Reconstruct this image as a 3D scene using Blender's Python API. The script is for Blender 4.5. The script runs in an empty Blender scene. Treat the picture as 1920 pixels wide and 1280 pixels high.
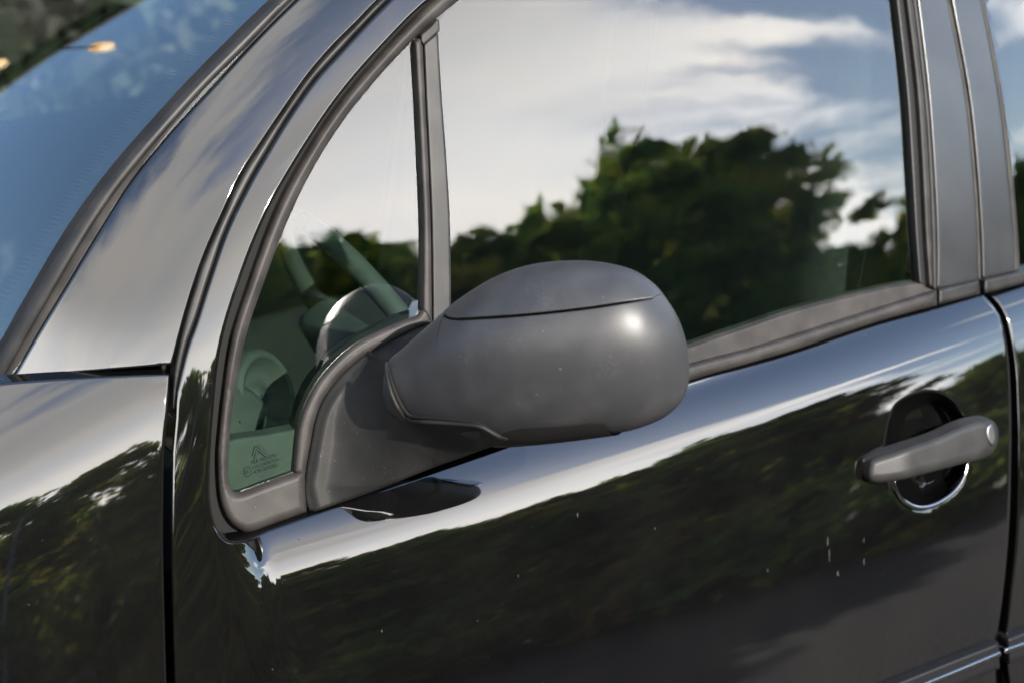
import bpy, bmesh, math, random
import numpy as np
from mathutils import Vector, Matrix
from mathutils.geometry import delaunay_2d_cdt

random.seed(7)
rng = np.random.default_rng(7)
D = bpy.data
SC = bpy.context.scene
COL = SC.collection
R_ = math.radians

# ------------------------------------------------------------------ camera
W, H = 1920.0, 1280.0
FPX = 3425.0
TH, PI_, RO = R_(28), R_(21), R_(4.5)
fwd = np.array([math.sin(TH)*math.cos(PI_), math.cos(TH)*math.cos(PI_), -math.sin(PI_)])
r0 = np.array([math.cos(TH), -math.sin(TH), 0.0])
u0 = np.cross(r0, fwd)
RV = math.cos(RO)*r0 - math.sin(RO)*u0
UV = math.sin(RO)*r0 + math.cos(RO)*u0
CAM = np.array([0.35, 0.20, 1.05]) - 1.80*fwd
cd = D.cameras.new('camera'); cam = D.objects.new('camera', cd); COL.objects.link(cam)
cam.matrix_world = Matrix(((RV[0], UV[0], -fwd[0], CAM[0]), (RV[1], UV[1], -fwd[1], CAM[1]),
                           (RV[2], UV[2], -fwd[2], CAM[2]), (0, 0, 0, 1)))
cd.sensor_width = 36.0; cd.lens = FPX/W*36.0
cd.clip_start = 0.05; cd.clip_end = 3000
cd.dof.use_dof = True; cd.dof.focus_distance = 1.68; cd.dof.aperture_fstop = 4.8
SC.camera = cam

# ------------------------------------------------------------------ light
SUN_AZ, SUN_EL = R_(9), R_(29)      # azimuth from -Y towards +X
sdir = Vector((math.sin(SUN_AZ)*math.cos(SUN_EL), -math.cos(SUN_AZ)*math.cos(SUN_EL), math.sin(SUN_EL)))
sl = D.lights.new('sun', 'SUN'); sl.energy = 2.0; sl.angle = R_(0.5); sl.color = (1.0, 0.94, 0.85)
so = D.objects.new('sun', sl); COL.objects.link(so)
so.rotation_euler = sdir.to_track_quat('Z', 'Y').to_euler()
so.location = sdir*30
EXPOSURE = 3.8
CLOUD = 13.2
world = D.worlds.new('World'); SC.world = world; world.use_nodes = True
def build_world():
    nt = world.node_tree; nt.nodes.clear(); N = nt.nodes.new; L = nt.links.new
    out = N('ShaderNodeOutputWorld'); bg = N('ShaderNodeBackground'); bg.inputs['Strength'].default_value = 0.08
    sky = N('ShaderNodeTexSky'); sky.sky_type = 'NISHITA'; sky.sun_disc = False; sky.dust_density = 0.8; sky.ozone_density = 1.6
    sky.sun_elevation = SUN_EL; sky.sun_rotation = math.atan2(sdir.x, sdir.y)
    tc = N('ShaderNodeTexCoord'); sep = N('ShaderNodeSeparateXYZ'); L(tc.outputs['Generated'], sep.inputs[0])
    def m(op, a, b=None, clamp=False):
        n = N('ShaderNodeMath'); n.operation = op; n.use_clamp = clamp
        for i, v in enumerate((a, b)):
            if v is None: continue
            if isinstance(v, (int, float)): n.inputs[i].default_value = v
            else: L(v, n.inputs[i])
        return n.outputs[0]
    zz = m('ADD', m('MAXIMUM', sep.outputs[2], 0.0), 0.22)
    px, py = m('DIVIDE', sep.outputs[0], zz), m('DIVIDE', sep.outputs[1], zz)
    cb = N('ShaderNodeCombineXYZ'); L(px, cb.inputs[0]); L(py, cb.inputs[1])
    mp = N('ShaderNodeMapping'); mp.inputs['Rotation'].default_value = (0, 0, R_(-24)); mp.inputs['Scale'].default_value = (0.55, 1.7, 1)
    mp.inputs['Location'].default_value = (1.3, 0.55, 0.0)
    L(cb.outputs[0], mp.inputs[0])
    n1 = N('ShaderNodeTexNoise'); n1.inputs['Scale'].default_value = 1.6; n1.inputs['Detail'].default_value = 7; n1.inputs['Roughness'].default_value = 0.55
    n1.inputs['Distortion'].default_value = 0.5
    L(mp.outputs[0], n1.inputs['Vector'])
    mr = N('ShaderNodeMapRange'); mr.interpolation_type = 'SMOOTHSTEP'
    mr.inputs['From Min'].default_value = 0.38; mr.inputs['From Max'].default_value = 0.53
    dt = N('ShaderNodeVectorMath'); dt.operation = 'DOT_PRODUCT'; L(tc.outputs['Generated'], dt.inputs[0]); dt.inputs[1].default_value = (-0.45, -0.78, -0.60)
    L(m('ADD', n1.outputs[0], m('MAXIMUM', m('MULTIPLY', m('SUBTRACT', dt.outputs['Value'], 0.13), 1.15), -0.19)), mr.inputs['Value'])
    n2 = N('ShaderNodeTexNoise'); n2.inputs['Scale'].default_value = 2.3; n2.inputs['Detail'].default_value = 4
    L(mp.outputs[0], n2.inputs['Vector'])
    cr = N('ShaderNodeMix'); cr.data_type = 'RGBA'
    cr.inputs['A'].default_value = (CLOUD*0.88, CLOUD*0.89, CLOUD*0.91, 1); cr.inputs['B'].default_value = (CLOUD*1.05, CLOUD*1.0, CLOUD*0.94, 1)
    mr2 = N('ShaderNodeMapRange'); mr2.inputs['From Min'].default_value = 0.35; mr2.inputs['From Max'].default_value = 0.65
    L(n2.outputs[0], mr2.inputs['Value']); L(mr2.outputs[0], cr.inputs['Factor'])
    lo = N('ShaderNodeMapRange'); lo.interpolation_type = 'SMOOTHSTEP'      # cloud bases grow greyer overhead
    lo.inputs['From Min'].default_value = 0.30; lo.inputs['From Max'].default_value = 0.62; lo.inputs['To Min'].default_value = 1.22; lo.inputs['To Max'].default_value = 0.46
    L(sep.outputs[2], lo.inputs['Value'])
    vm = N('ShaderNodeVectorMath'); vm.operation = 'SCALE'; L(cr.outputs['Result'], vm.inputs[0]); L(lo.outputs[0], vm.inputs['Scale'])
    mix = N('ShaderNodeMix'); mix.data_type = 'RGBA'
    L(mr.outputs[0], mix.inputs['Factor']); L(sky.outputs[0], mix.inputs['A']); L(vm.outputs[0], mix.inputs['B'])
    L(mix.outputs['Result'], bg.inputs['Color']); L(bg.outputs[0], out.inputs['Surface'])
build_world()
SC.view_settings.view_transform = 'Standard'; SC.view_settings.look = 'None'
SC.view_settings.gamma = 1.0; SC.view_settings.exposure = EXPOSURE
SC.view_settings.use_curve_mapping = False
SC.render.engine = 'CYCLES'
SC.cycles.use_denoising = True
SC.cycles.max_bounces = 10; SC.cycles.transparent_max_bounces = 24; SC.cycles.glossy_bounces = 6
SC.cycles.caustics_reflective = False; SC.cycles.caustics_refractive = False
SC.cycles.sample_clamp_indirect = 10

# ------------------------------------------------------------------ materials
def mat(name, base, rough, spec=0.5, metallic=0.0, noise=None, bump=None, speck=None, coat=0.0, rvar=0.0, sheen=0.0):
    m = D.materials.new(name); m.use_nodes = True; nt = m.node_tree; N = nt.nodes.new; L = nt.links.new
    p = nt.nodes['Principled BSDF']
    p.inputs['Base Color'].default_value = (*base, 1); p.inputs['Roughness'].default_value = rough
    p.inputs['Specular IOR Level'].default_value = spec; p.inputs['Metallic'].default_value = metallic
    p.inputs['Coat Weight'].default_value = coat; p.inputs['Coat Roughness'].default_value = 0.02
    tc = N('ShaderNodeTexCoord')
    col = None
    if noise:                                   # (scale, second colour, lo, hi)
        n = N('ShaderNodeTexNoise'); n.inputs['Scale'].default_value = noise[0]; n.inputs['Detail'].default_value = 6
        L(tc.outputs['Object'], n.inputs['Vector'])
        r = N('ShaderNodeMapRange'); r.inputs['From Min'].default_value = noise[2]; r.inputs['From Max'].default_value = noise[3]
        L(n.outputs[0], r.inputs['Value'])
        x = N('ShaderNodeMix'); x.data_type = 'RGBA'; x.inputs['A'].default_value = (*base, 1); x.inputs['B'].default_value = (*noise[1], 1)
        L(r.outputs[0], x.inputs['Factor']); col = x.outputs['Result']
        if rvar:
            rr = N('ShaderNodeMapRange'); rr.inputs['To Min'].default_value = rough-rvar; rr.inputs['To Max'].default_value = rough+rvar
            L(n.outputs[0], rr.inputs['Value']); L(rr.outputs[0], p.inputs['Roughness'])
    if speck:                                   # dust: (scale, colour, threshold)
        v = N('ShaderNodeTexNoise'); v.inputs['Scale'].default_value = speck[0]; v.inputs['Detail'].default_value = 1
        L(tc.outputs['Object'], v.inputs['Vector'])
        r = N('ShaderNodeMapRange'); r.inputs['From Min'].default_value = speck[2]; r.inputs['From Max'].default_value = speck[2]+0.04
        L(v.outputs[0], r.inputs['Value'])
        x = N('ShaderNodeMix'); x.data_type = 'RGBA'; x.inputs['B'].default_value = (*speck[1], 1)
        if col is not None: L(col, x.inputs['A'])
        else: x.inputs['A'].default_value = (*base, 1)
        L(r.outputs[0], x.inputs['Factor']); col = x.outputs['Result']
    if col is not None: L(col, p.inputs['Base Color'])
    if bump:                                    # list of (scale, strength, distance)
        prev = None
        for sc_, st, di in bump:
            n = N('ShaderNodeTexNoise'); n.inputs['Scale'].default_value = sc_; n.inputs['Detail'].default_value = 3
            L(tc.outputs['Object'], n.inputs['Vector'])
            b = N('ShaderNodeBump'); b.inputs['Strength'].default_value = st; b.inputs['Distance'].default_value = di
            L(n.outputs[0], b.inputs['Height'])
            if prev is not None: L(prev, b.inputs['Normal'])
            prev = b.outputs[0]
        L(prev, p.inputs['Normal'])
    return m

def glass_mat(name, tint, wav=0.0):
    m = D.materials.new(name); m.use_nodes = True; nt = m.node_tree; nt.nodes.clear(); N = nt.nodes.new; L = nt.links.new
    o = N('ShaderNodeOutputMaterial'); mx = N('ShaderNodeMixShader'); fr = N('ShaderNodeFresnel'); fr.inputs['IOR'].default_value = 1.52
    t = N('ShaderNodeBsdfTransparent'); t.inputs['Color'].default_value = (*tint, 1)
    g = N('ShaderNodeBsdfGlossy'); g.inputs['Roughness'].default_value = 0.0; g.inputs['Color'].default_value = (1, 1, 1, 1)
    if wav:
        tc = N('ShaderNodeTexCoord'); mp = N('ShaderNodeMapping'); mp.inputs['Scale'].default_value = (26, 8, 34)
        n = N('ShaderNodeTexNoise'); n.inputs['Scale'].default_value = 1.0; n.inputs['Detail'].default_value = 1.0
        b = N('ShaderNodeBump'); b.inputs['Strength'].default_value = 1.0; b.inputs['Distance'].default_value = wav
        L(tc.outputs['Object'], mp.inputs[0]); L(mp.outputs[0], n.inputs['Vector']); L(n.outputs[0], b.inputs['Height'])
        L(b.outputs[0], g.inputs['Normal'])
    geo = N('ShaderNodeNewGeometry')
    # a pane seen from its inner side keeps the same plain reflection as from outside
    inv = N('ShaderNodeMath'); inv.operation = 'MULTIPLY'
    L(fr.outputs[0], inv.inputs[0]); inv.inputs[1].default_value = 1.0
    lw = N('ShaderNodeFresnel'); lw.inputs['IOR'].default_value = 1/1.52
    sel = N('ShaderNodeMix'); L(geo.outputs['Backfacing'], sel.inputs[0]); L(inv.outputs[0], sel.inputs[2]); L(lw.outputs[0], sel.inputs[3])
    L(sel.outputs[0], mx.inputs[0]); L(t.outputs[0], mx.inputs[1]); L(g.outputs[0], mx.inputs[2]); L(mx.outputs[0], o.inputs[0])
    return m

M = {}
M['paint'] = mat('black_paint', (0.0008, 0.0008, 0.0009), 0.025, 0.5, noise=(7, (0.0016, 0.0016, 0.0015), 0.42, 0.72), speck=(520, (0.03, 0.03, 0.028), 0.80), bump=[(14, 0.22, 0.0005)])
M['housing'] = mat('mirror_plastic', (0.0104, 0.0106, 0.0116), 0.42, 0.16, noise=(26, (0.0158, 0.0158, 0.0167), 0.45, 0.75), bump=[(900, 0.12, 0.0004)], speck=(310, (0.05, 0.048, 0.046), 0.77), rvar=0.05)
M['grain'] = mat('grained_plastic', (0.0038, 0.0038, 0.0038), 0.55, 0.09, noise=(22, (0.0075, 0.0073, 0.0072), 0.42, 0.75), bump=[(1400, 0.35, 0.0005)], speck=(520, (0.07, 0.065, 0.06), 0.755))
M['gap_plastic'] = mat('dark_plastic', (0.004, 0.004, 0.004), 0.6, 0.1, noise=(40, (0.006, 0.006, 0.006), 0.4, 0.7))
M['rubber'] = mat('weathered_rubber', (0.0070, 0.0065, 0.0064), 0.55, 0.10, noise=(38, (0.0145, 0.0131, 0.0123), 0.38, 0.72), bump=[(700, 0.2, 0.0004), (60, 0.15, 0.0008)], speck=(600, (0.05, 0.046, 0.042), 0.77))
M['trim'] = mat('satin_trim', (0.0046, 0.0046, 0.0048), 0.48, 0.11, noise=(40, (0.0085, 0.0083, 0.0083), 0.4, 0.7), bump=[(900, 0.15, 0.0004)], speck=(480, (0.03, 0.028, 0.026), 0.77))
M['film'] = mat('pillar_film', (0.0065, 0.0066, 0.0075), 0.24, 0.27, noise=(20, (0.0095, 0.0096, 0.0105), 0.4, 0.7), bump=[(900, 0.06, 0.0003)])
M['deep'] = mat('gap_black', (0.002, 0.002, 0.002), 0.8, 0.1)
M['gloss_black'] = mat('run_channel', (0.002, 0.002, 0.0024), 0.45, 0.15)
M['handle'] = mat('handle_plastic', (0.0062, 0.0062, 0.0063), 0.48, 0.10, noise=(30, (0.0105, 0.0103, 0.0102), 0.4, 0.7), bump=[(900, 0.15, 0.0004)])
M['lock'] = mat('lock_metal', (0.10, 0.10, 0.10), 0.35, 0.5, metallic=1.0, noise=(80, (0.08, 0.08, 0.08), 0.4, 0.7))
M['chrome'] = mat('bright_strip', (0.14, 0.14, 0.145), 0.10, 0.5, metallic=1.0, noise=(60, (0.13, 0.13, 0.13), 0.4, 0.7))
M['print'] = mat('marking_print', (0.002, 0.003, 0.0025), 0.8, 0.1, noise=(90, (0.003, 0.004, 0.0035), 0.4, 0.7))
M['dash'] = mat('dash_plastic', (0.008, 0.009, 0.0085), 0.7, 0.2, noise=(60, (0.012, 0.013, 0.0125), 0.4, 0.7), bump=[(600, 0.2, 0.0006)])
M['cabin'] = mat('dark_cabin_trim', (0.0010, 0.0010, 0.0010), 0.9, 0.02, noise=(60, (0.0015, 0.0015, 0.0015), 0.4, 0.7))
M['dash_light'] = mat('pale_dash_plastic', (0.008, 0.0088, 0.0082), 0.75, 0.2, noise=(60, (0.011, 0.0120, 0.0112), 0.4, 0.7), bump=[(600, 0.2, 0.0006)])
M['seat'] = mat('seat_fabric', (0.005, 0.0049, 0.0048), 0.9, 0.1, noise=(120, (0.008, 0.0078, 0.0075), 0.4, 0.7))
M['liner'] = mat('headliner_cloth', (0.10, 0.094, 0.085), 0.95, 0.05, noise=(90, (0.12, 0.11, 0.10), 0.4, 0.7))
M['mirror'] = mat('mirror_silver', (0.75, 0.77, 0.78), 0.02, 0.5, metallic=1.0, noise=(3, (0.72, 0.74, 0.75), 0.3, 0.7))
M['glass'] = glass_mat('green_glass', (0.66, 0.82, 0.73), 0.00009)
M['screen'] = glass_mat('windscreen_glass', (0.72, 0.80, 0.77), 0.0)

# ------------------------------------------------------------------ camera rays and surfaces
def rays(px):
    px = np.asarray(px, float).reshape(-1, 2)
    d = fwd[None] + ((px[:, 0]-W/2)/FPX)[:, None]*RV[None] + ((H/2-px[:, 1])/FPX)[:, None]*UV[None]
    return d                                            # unit depth along fwd
def proj(p):
    q = np.asarray(p, float) - CAM
    z = q@fwd
    return np.stack([W/2 + FPX*(q@RV)/z, H/2 - FPX*(q@UV)/z], -1)
def hit(px, F):
    """Where the rays through px meet the surface y = F(x, z)."""
    return hit_l(px, F, 0.0)
def hit_l(px, F, lift):
    """The same for the surface raised outwards by lift: a few bisections, then secant steps."""
    d = rays(px)
    def g(t):
        p = CAM + d*t[:, None]; return p[:, 1] - F(p[:, 0], p[:, 2]) + lift
    lo = np.full(len(d), 1.0); hi = np.full(len(d), 3.6)
    for _ in range(7):
        mid = 0.5*(lo+hi); below = g(mid) < 0
        lo = np.where(below, mid, lo); hi = np.where(below, hi, mid)
    a, b = lo, hi; ga, gb = g(a), g(b)
    for _ in range(5):
        den = gb-ga; den = np.where(np.abs(den) < 1e-14, 1e-14, den)
        c = np.clip(b - gb*(b-a)/den, lo-0.02, hi+0.02); a, ga = b, gb; b = c; gb = g(b)
    return CAM + d*b[:, None]

XM, KC = 0.35, 0.16
def crv(x): return 0.5*KC*(x-XM)**2
def profile(tab):
    """tab: (height, tilt in degrees) -> y(height), integrated tan(tilt), zero at the lowest height."""
    t = np.array(tab, float); g = np.linspace(t[0, 0], t[-1, 0], 1600)
    a = np.tan(np.radians(np.interp(g, t[:, 0], t[:, 1])))
    k = np.ones(41)/41; ap = np.pad(a, 20, mode='edge'); a = np.convolve(ap, k, 'valid')
    y = np.concatenate([[0], np.cumsum(0.5*(a[1:]+a[:-1])*np.diff(g))])
    s0, s1 = a[0], a[-1]
    def f(h):
        h = np.asarray(h, float)
        return np.interp(h, g, y) + np.where(h > g[-1], (h-g[-1])*s1, 0) + np.where(h < g[0], (h-g[0])*s0, 0)
    return f
# heights are measured from the belt line (u > 0 above it)
P_door = profile([(-0.9, -8), (-0.65, 0), (-0.45, 5), (-0.3, 9.5), (-0.2, 13), (-0.15, 15.5), (-0.10, 18.5), (-0.07, 20.5), (-0.045, 23), (-0.03, 28), (-0.015, 37), (0.0, 47), (0.05, 50)])
P_base = profile([(-0.9, -8), (-0.65, 0), (-0.45, 5), (-0.3, 10), (-0.15, 14), (0.0, 15), (0.4, 22), (0.7, 25)])
YD0 = -float(P_door(-0.5))
YB = float(P_door(0.0)) + YD0
YG = YB + 0.010
# the belt line: two marks on the photograph laid on the belt surface
_bp = hit([(430, 1000), (1750, 582)], lambda x, z: YB + crv(x))
BS = (_bp[1, 2]-_bp[0, 2])/(_bp[1, 0]-_bp[0, 0]); B0 = _bp[0, 2]-BS*_bp[0, 0]
def zb(x): return B0 + BS*x
PB0 = float(P_base(0.0))
def F_base(x, z): return YG + P_base(z-zb(x)) - PB0 + crv(x)

def sm(t): t = np.clip(t, 0, 1); return t*t*(3-2*t)
def spline(pts, n=8, closed=False):
    p = np.array(pts, float); out = []
    m = len(p); rngk = range(m if closed else m-1)
    for i in rngk:
        if closed: a, b, c, d = p[(i-1) % m], p[i], p[(i+1) % m], p[(i+2) % m]
        else: a, b, c, d = p[max(i-1, 0)], p[i], p[i+1], p[min(i+2, m-1)]
        # centripetal-ish: plain Catmull-Rom is enough for evenly traced points
        for k in range(n):
            t = k/n
            out.append(0.5*((2*b)+(c-a)*t+(2*a-5*b+4*c-d)*t*t+(3*b-a-3*c+d)*t**3))
    if not closed: out.append(p[-1])
    return np.array(out)
def seg_dist(q, line, closed=False):
    q = np.asarray(q, float); a = line if not closed else line
    b = np.roll(line, -1, 0) if closed else line[1:]
    a = line if closed else line[:-1]
    best = np.full(len(q), 1e9)
    for i in range(0, len(q), 4000):
        qq = q[i:i+4000, None, :]; ab = (b-a)[None]
        t = np.clip(((qq-a[None])*ab).sum(-1)/np.maximum((ab**2).sum(-1), 1e-12), 0, 1)
        best[i:i+4000] = np.sqrt((((a[None]+ab*t[..., None])-qq)**2).sum(-1)).min(1)
    return best
def inside(q, poly):
    x, y = q[:, 0], q[:, 1]; c = np.zeros(len(q), bool); n = len(poly)
    for i in range(n):
        (x1, y1), (x2, y2) = poly[i], poly[(i+1) % n]
        if y1 == y2: continue
        c ^= ((y1 > y) != (y2 > y)) & (x < (x2-x1)*(y-y1)/(y2-y1)+x1)
    return c

# window opening edge in the car-side plane (x, z): the door frame and pillar roll away from it
S_PX = [(406, 1500), (402, 1250), (398, 1080), (394, 960), (393, 890), (400, 760), (413, 650), (447, 534), (500, 400), (570, 278), (640, 176), (720, 84), (808, 0), (930, -90), (1150, -178), (1500, -272), (1900, -372), (2400, -482)]
_s3 = hit(spline(S_PX, 5), F_base)
S_XZ = _s3[:, [0, 2]]
def roll_tab(d, tab):
    f = profile(tab); return f(d) - f(0.0)
_roll = profile([(0.0, 8), (0.05, 17), (0.09, 27), (0.13, 40), (0.18, 52), (0.3, 55)]); _r0 = float(_roll(0))
_froll = profile([(0.0, 3), (0.1, 4), (0.3, 8), (0.6, 16)]); _fr0 = float(_froll(0))
X_COR = float(hit([(404, 1010)], F_base)[0, 0])
def side_d(x, z):
    """Distance forward of / above the window opening edge, 0 on its inner side."""
    q = np.stack([np.ravel(x), np.ravel(z)], -1); d = seg_dist(q, S_XZ)
    poly = np.vstack([S_XZ, [[3, S_XZ[-1, 1]], [3, S_XZ[0, 1]]]])
    return np.where(inside(q, poly), 0.0, d).reshape(np.shape(x))
SO = float(YG - PB0 + P_base(-0.2) - P_door(-0.2) - YD0)     # the frame strip meets the door skin flush a hand below the belt
print('SO', SO)
def F_strip(x, z):
    d = side_d(x, z)
    up = sm((z-zb(x)+0.10)/0.25)
    return F_base(x, z) - SO + up*(_roll(d)-_r0) + (1-up)*(_froll(d)-_fr0)
BOWL_C = (1739, 842)
_bowl = spline([(1666, 836), (1677, 776), (1698, 752), (1736, 739), (1766, 744), (1790, 763), (1806, 800), (1811, 850), (1803, 890), (1786, 917), (1753, 938), (1722, 947), (1694, 932), (1676, 900)], 5, True)
def F_door0(x, z):
    h = z-zb(x)
    fd = P_door(h) + YD0 + crv(x)
    fs = F_strip(x, z)
    w = sm((x-X_COR+0.004)/0.042) * (1-sm((h-0.010)/0.02))
    return fs*(1-w) + fd*w
# fender crown: leans inboard more and more above a slanting line on its flank
_ft = hit([(-1000, 1800), (-420, 1290), (0, 1030), (310, 835)], lambda x, z: F_base(x, z)-SO)
_fx = _ft[:, 0]; _fz = _ft[:, 2]
_crown = profile([(-0.4, 0), (-0.13, 0), (-0.05, 1.5), (0.0, 4.5), (0.03, 9), (0.06, 16), (0.1, 26), (0.14, 36), (0.2, 44)]); _c1 = float(_crown(-0.4))
def F_fender(x, z):
    d = side_d(x, z)
    return F_base(x, z) - SO + _froll(d)-_fr0 + _crown(np.clip(z-np.interp(x, _fx, _fz), -0.4, 0.3)) - _c1

# ------------------------------------------------------------------ objects
def empty(name, loc=(0, 0, 0), parent=None):
    o = D.objects.new(name, None); COL.objects.link(o); o.location = loc; o.empty_display_size = 0.2
    if parent: o.parent = parent
    return o
def tag(o, label=None, cat=None, group=None, kind=None):
    for k, v in (('label', label), ('category', cat), ('group', group), ('kind', kind)):
        if v: o[k] = v
    return o
def mesh_obj(name, verts, faces, m, parent=None, smooth=True, normals=None):
    me = D.meshes.new(name); me.from_pydata([tuple(map(float, v)) for v in verts], [], [tuple(map(int, f)) for f in faces]); me.validate(); me.update()
    for mm in (m if isinstance(m, (list, tuple)) else [m]): me.materials.append(mm)
    if smooth: me.polygons.foreach_set('use_smooth', [True]*len(me.polygons))
    if normals is not None and len(normals) == len(me.vertices):
        me.normals_split_custom_set_from_vertices([tuple(map(float, n)) for n in normals])
    o = D.objects.new(name, me); COL.objects.link(o)
    if parent: o.parent = parent
    return o

MPP = 0.00052            # metres per photograph pixel at the car's side
def resample(poly, step):
    out = []
    for i in range(len(poly)):
        a, b = poly[i], poly[(i+1) % len(poly)]; n = max(1, int(math.ceil(np.hypot(*(b-a))/step)))
        for k in range(n): out.append(a+(b-a)*k/n)
    out = np.array(out); keep = [0]
    for i in range(1, len(out)):
        if np.hypot(*(out[i]-out[keep[-1]])) > 0.4: keep.append(i)
    return out[keep]
def panel(name, outline, F, m, parent, off=0.0, roll=0.003, depth=0.014, grid=9.0, edge=5.0, extra=None, rows=(0.12, 0.35, 0.65, 1.0), ring=None):
    """A pressed panel or moulding: its outline lies on the car's side surface F, raised by off metres, its rim rolled in
    with radius roll and returned inwards by depth."""
    poly = resample(np.array(outline, float), edge)
    area = 0.5*np.sum(poly[:, 0]*np.roll(poly[:, 1], -1)-np.roll(poly[:, 0], -1)*poly[:, 1])
    if area < 0: poly = poly[::-1].copy()
    rp = max(roll/MPP, 0.01)
    def P(q, near=None):
        if near is None: d = seg_dist(q, poly, True)
        else:
            d = np.full(len(q), 1e6)
            if near.any(): d[near] = seg_dist(q[near], poly, True)
        k = np.clip(1-d/rp, 0, 1)
        lift = off - roll*(1-np.sqrt(np.maximum(1-k*k, 0)))
        if extra is not None: lift = lift + extra(q)
        return hit_l(q, F, lift)
    nrm2 = np.roll(poly, -1, 0)-np.roll(poly, 1, 0); nrm2 = np.stack([-nrm2[:, 1], nrm2[:, 0]], -1)
    nrm2 /= np.maximum(np.hypot(nrm2[:, 0], nrm2[:, 1]), 1e-9)[:, None]
    pts = [poly]
    for r in rows:
        q = poly + nrm2*rp*r; q = q[inside(q, poly)]
        if len(q): pts.append(q[seg_dist(q, poly, True) > rp*r*0.93])
    x0, y0 = poly.min(0); x1, y1 = poly.max(0)
    gx, gy = np.meshgrid(np.arange(x0, x1, grid), np.arange(y0, y1, grid)); gx = gx + (np.arange(gx.shape[0]) % 2)[:, None]*grid*0.5
    q = np.stack([gx.ravel(), gy.ravel()], -1); q = q[inside(q, poly)]
    if len(q): pts.append(q[seg_dist(q, poly, True) > max(rp*1.1, grid*0.5)])
    if ring is not None:                 # denser points around an inner rim
        loop, offs = ring; lp = resample(loop, 4.5); n2 = np.roll(lp, -1, 0)-np.roll(lp, 1, 0); n2 = np.stack([-n2[:, 1], n2[:, 0]], -1); n2 /= np.hypot(n2[:, 0], n2[:, 1])[:, None]
        if not inside((lp+n2*3)[:1], lp)[0]: n2 = -n2
        rr = np.vstack([lp+n2*o for o in offs]); sd_ = seg_dist(pts[-1], lp, True)*np.where(inside(pts[-1], lp), 1, -1)
        pts[-1] = pts[-1][(sd_ < offs[0]-3) | (sd_ > offs[-1]+3)]; pts.append(rr)
    A = np.vstack(pts); nb = len(poly)
    co, _, fc, ov, _, _ = delaunay_2d_cdt([Vector(p) for p in A], [], [list(range(nb))], 1, 1e-4)
    Q = np.array([tuple(c) for c in co])
    e = 0.35; bd = seg_dist(Q, poly, True); near = bd < rp+3
    v = P(Q, near)
    cen = Q.copy(); nudge = bd < e*1.5                    # rim normals are taken just inside the edge
    if nudge.any():
        B = Q[nudge]
        def sd(q): return seg_dist(q, poly, True)*np.where(inside(q, poly), 1, -1)
        g = np.stack([sd(B+[0.2, 0])-sd(B-[0.2, 0]), sd(B+[0, 0.2])-sd(B-[0, 0.2])], -1); g /= np.maximum(np.hypot(g[:, 0], g[:, 1]), 1e-9)[:, None]
        cen[nudge] += g*e*2.0
    du = P(cen+[e, 0], near)-P(cen-[e, 0], near); dv = P(cen+[0, e], near)-P(cen-[0, e], near)
    n = np.cross(dv, du); n /= np.maximum(np.linalg.norm(n, axis=1), 1e-12)[:, None]
    flip = (n*(CAM-v)).sum(1) < 0; n[flip] *= -1
    faces = []
    for f in fc:
        a, b, c = v[f[0]], v[f[1]], v[f[2]]
        nn = np.cross(b-a, c-a)
        faces.append(tuple(f) if (nn*(CAM-a)).sum() > 0 else tuple(reversed(f)))
    verts = list(v); norms = list(n)
    if depth > 0:
        # boundary loop indices
        from collections import Counter
        ec = Counter()
        for f in faces:
            for i in range(len(f)): ec[(f[i], f[(i+1) % len(f)])] += 1
        rim = [(a, b) for (a, b) in ec if (b, a) not in ec]
        idx = {}
        for a, b in rim:
            for k in (a, b):
                if k not in idx:
                    i0 = len(verts); inn = -n[k].copy(); back = np.array([0.0, 1.0, 0.0])
                    verts.append(v[k]); verts.append(v[k]+back*depth)
                    idx[k] = i0
                    norms.append(np.zeros(3)); norms.append(np.zeros(3))
        for a, b in rim:
            ia, ib = idx[a], idx[b]
            faces.append((b, a, ia, ib)) if False else None
            faces.append((ib, ia, ia+1, ib+1))
            t = verts[ib]-verts[ia]; s = np.cross(verts[ia+1]-verts[ia], t); s /= max(np.linalg.norm(s), 1e-12)
            # outward: away from the panel
            for k in (ia, ib, ia+1, ib+1): norms[k] = norms[k]+s
        for k in idx.values():
            for j in (k, k+1):
                l = np.linalg.norm(norms[j]); norms[j] = norms[j]/l if l > 1e-9 else np.array([0, -1.0, 0])
    return mesh_obj(name, verts, faces, m, parent, True, norms)
class Fast:
    """A surface sampled once on a fine grid and read back by smooth interpolation (the exact ones are slow to evaluate)."""
    def __init__(s, F, x0, x1, z0, z1, h=0.0045):
        s.x0, s.z0 = x0, z0; s.nx = int((x1-x0)/h)+2; s.nz = int((z1-z0)/h)+2
        s.h = h
        X, Z = np.meshgrid(x0+np.arange(s.nx)*s.h, z0+np.arange(s.nz)*s.h, indexing='ij')
        s.g = F(X.ravel(), Z.ravel()).reshape(X.shape)
        k = np.array([1, 2, 3, 2, 1.])/9.0
        g = np.pad(s.g, 2, mode='edge'); g = sum(k[i]*g[i:i+s.nx, :] for i in range(5)); s.g = sum(k[i]*g[:, i:i+s.nz] for i in range(5))
    def __call__(s, x, z):
        fx = np.clip((np.asarray(x)-s.x0)/s.h, 1, s.nx-3.001); fz = np.clip((np.asarray(z)-s.z0)/s.h, 1, s.nz-3.001)
        i = fx.astype(int); j = fz.astype(int); u = fx-i; w = fz-j
        def bw(t): return ((1-t)**3/6, (3*t**3-6*t**2+4)/6, (-3*t**3+3*t**2+3*t+1)/6, t**3/6)
        bu, bv = bw(u), bw(w); r = 0
        for a in range(4):
            for b in range(4): r = r + bu[a]*bv[b]*s.g[i+a-1, j+b-1]
        return r
FB = F_base
FS = Fast(F_strip, -0.85, 1.55, 0.35, 1.85)
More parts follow.
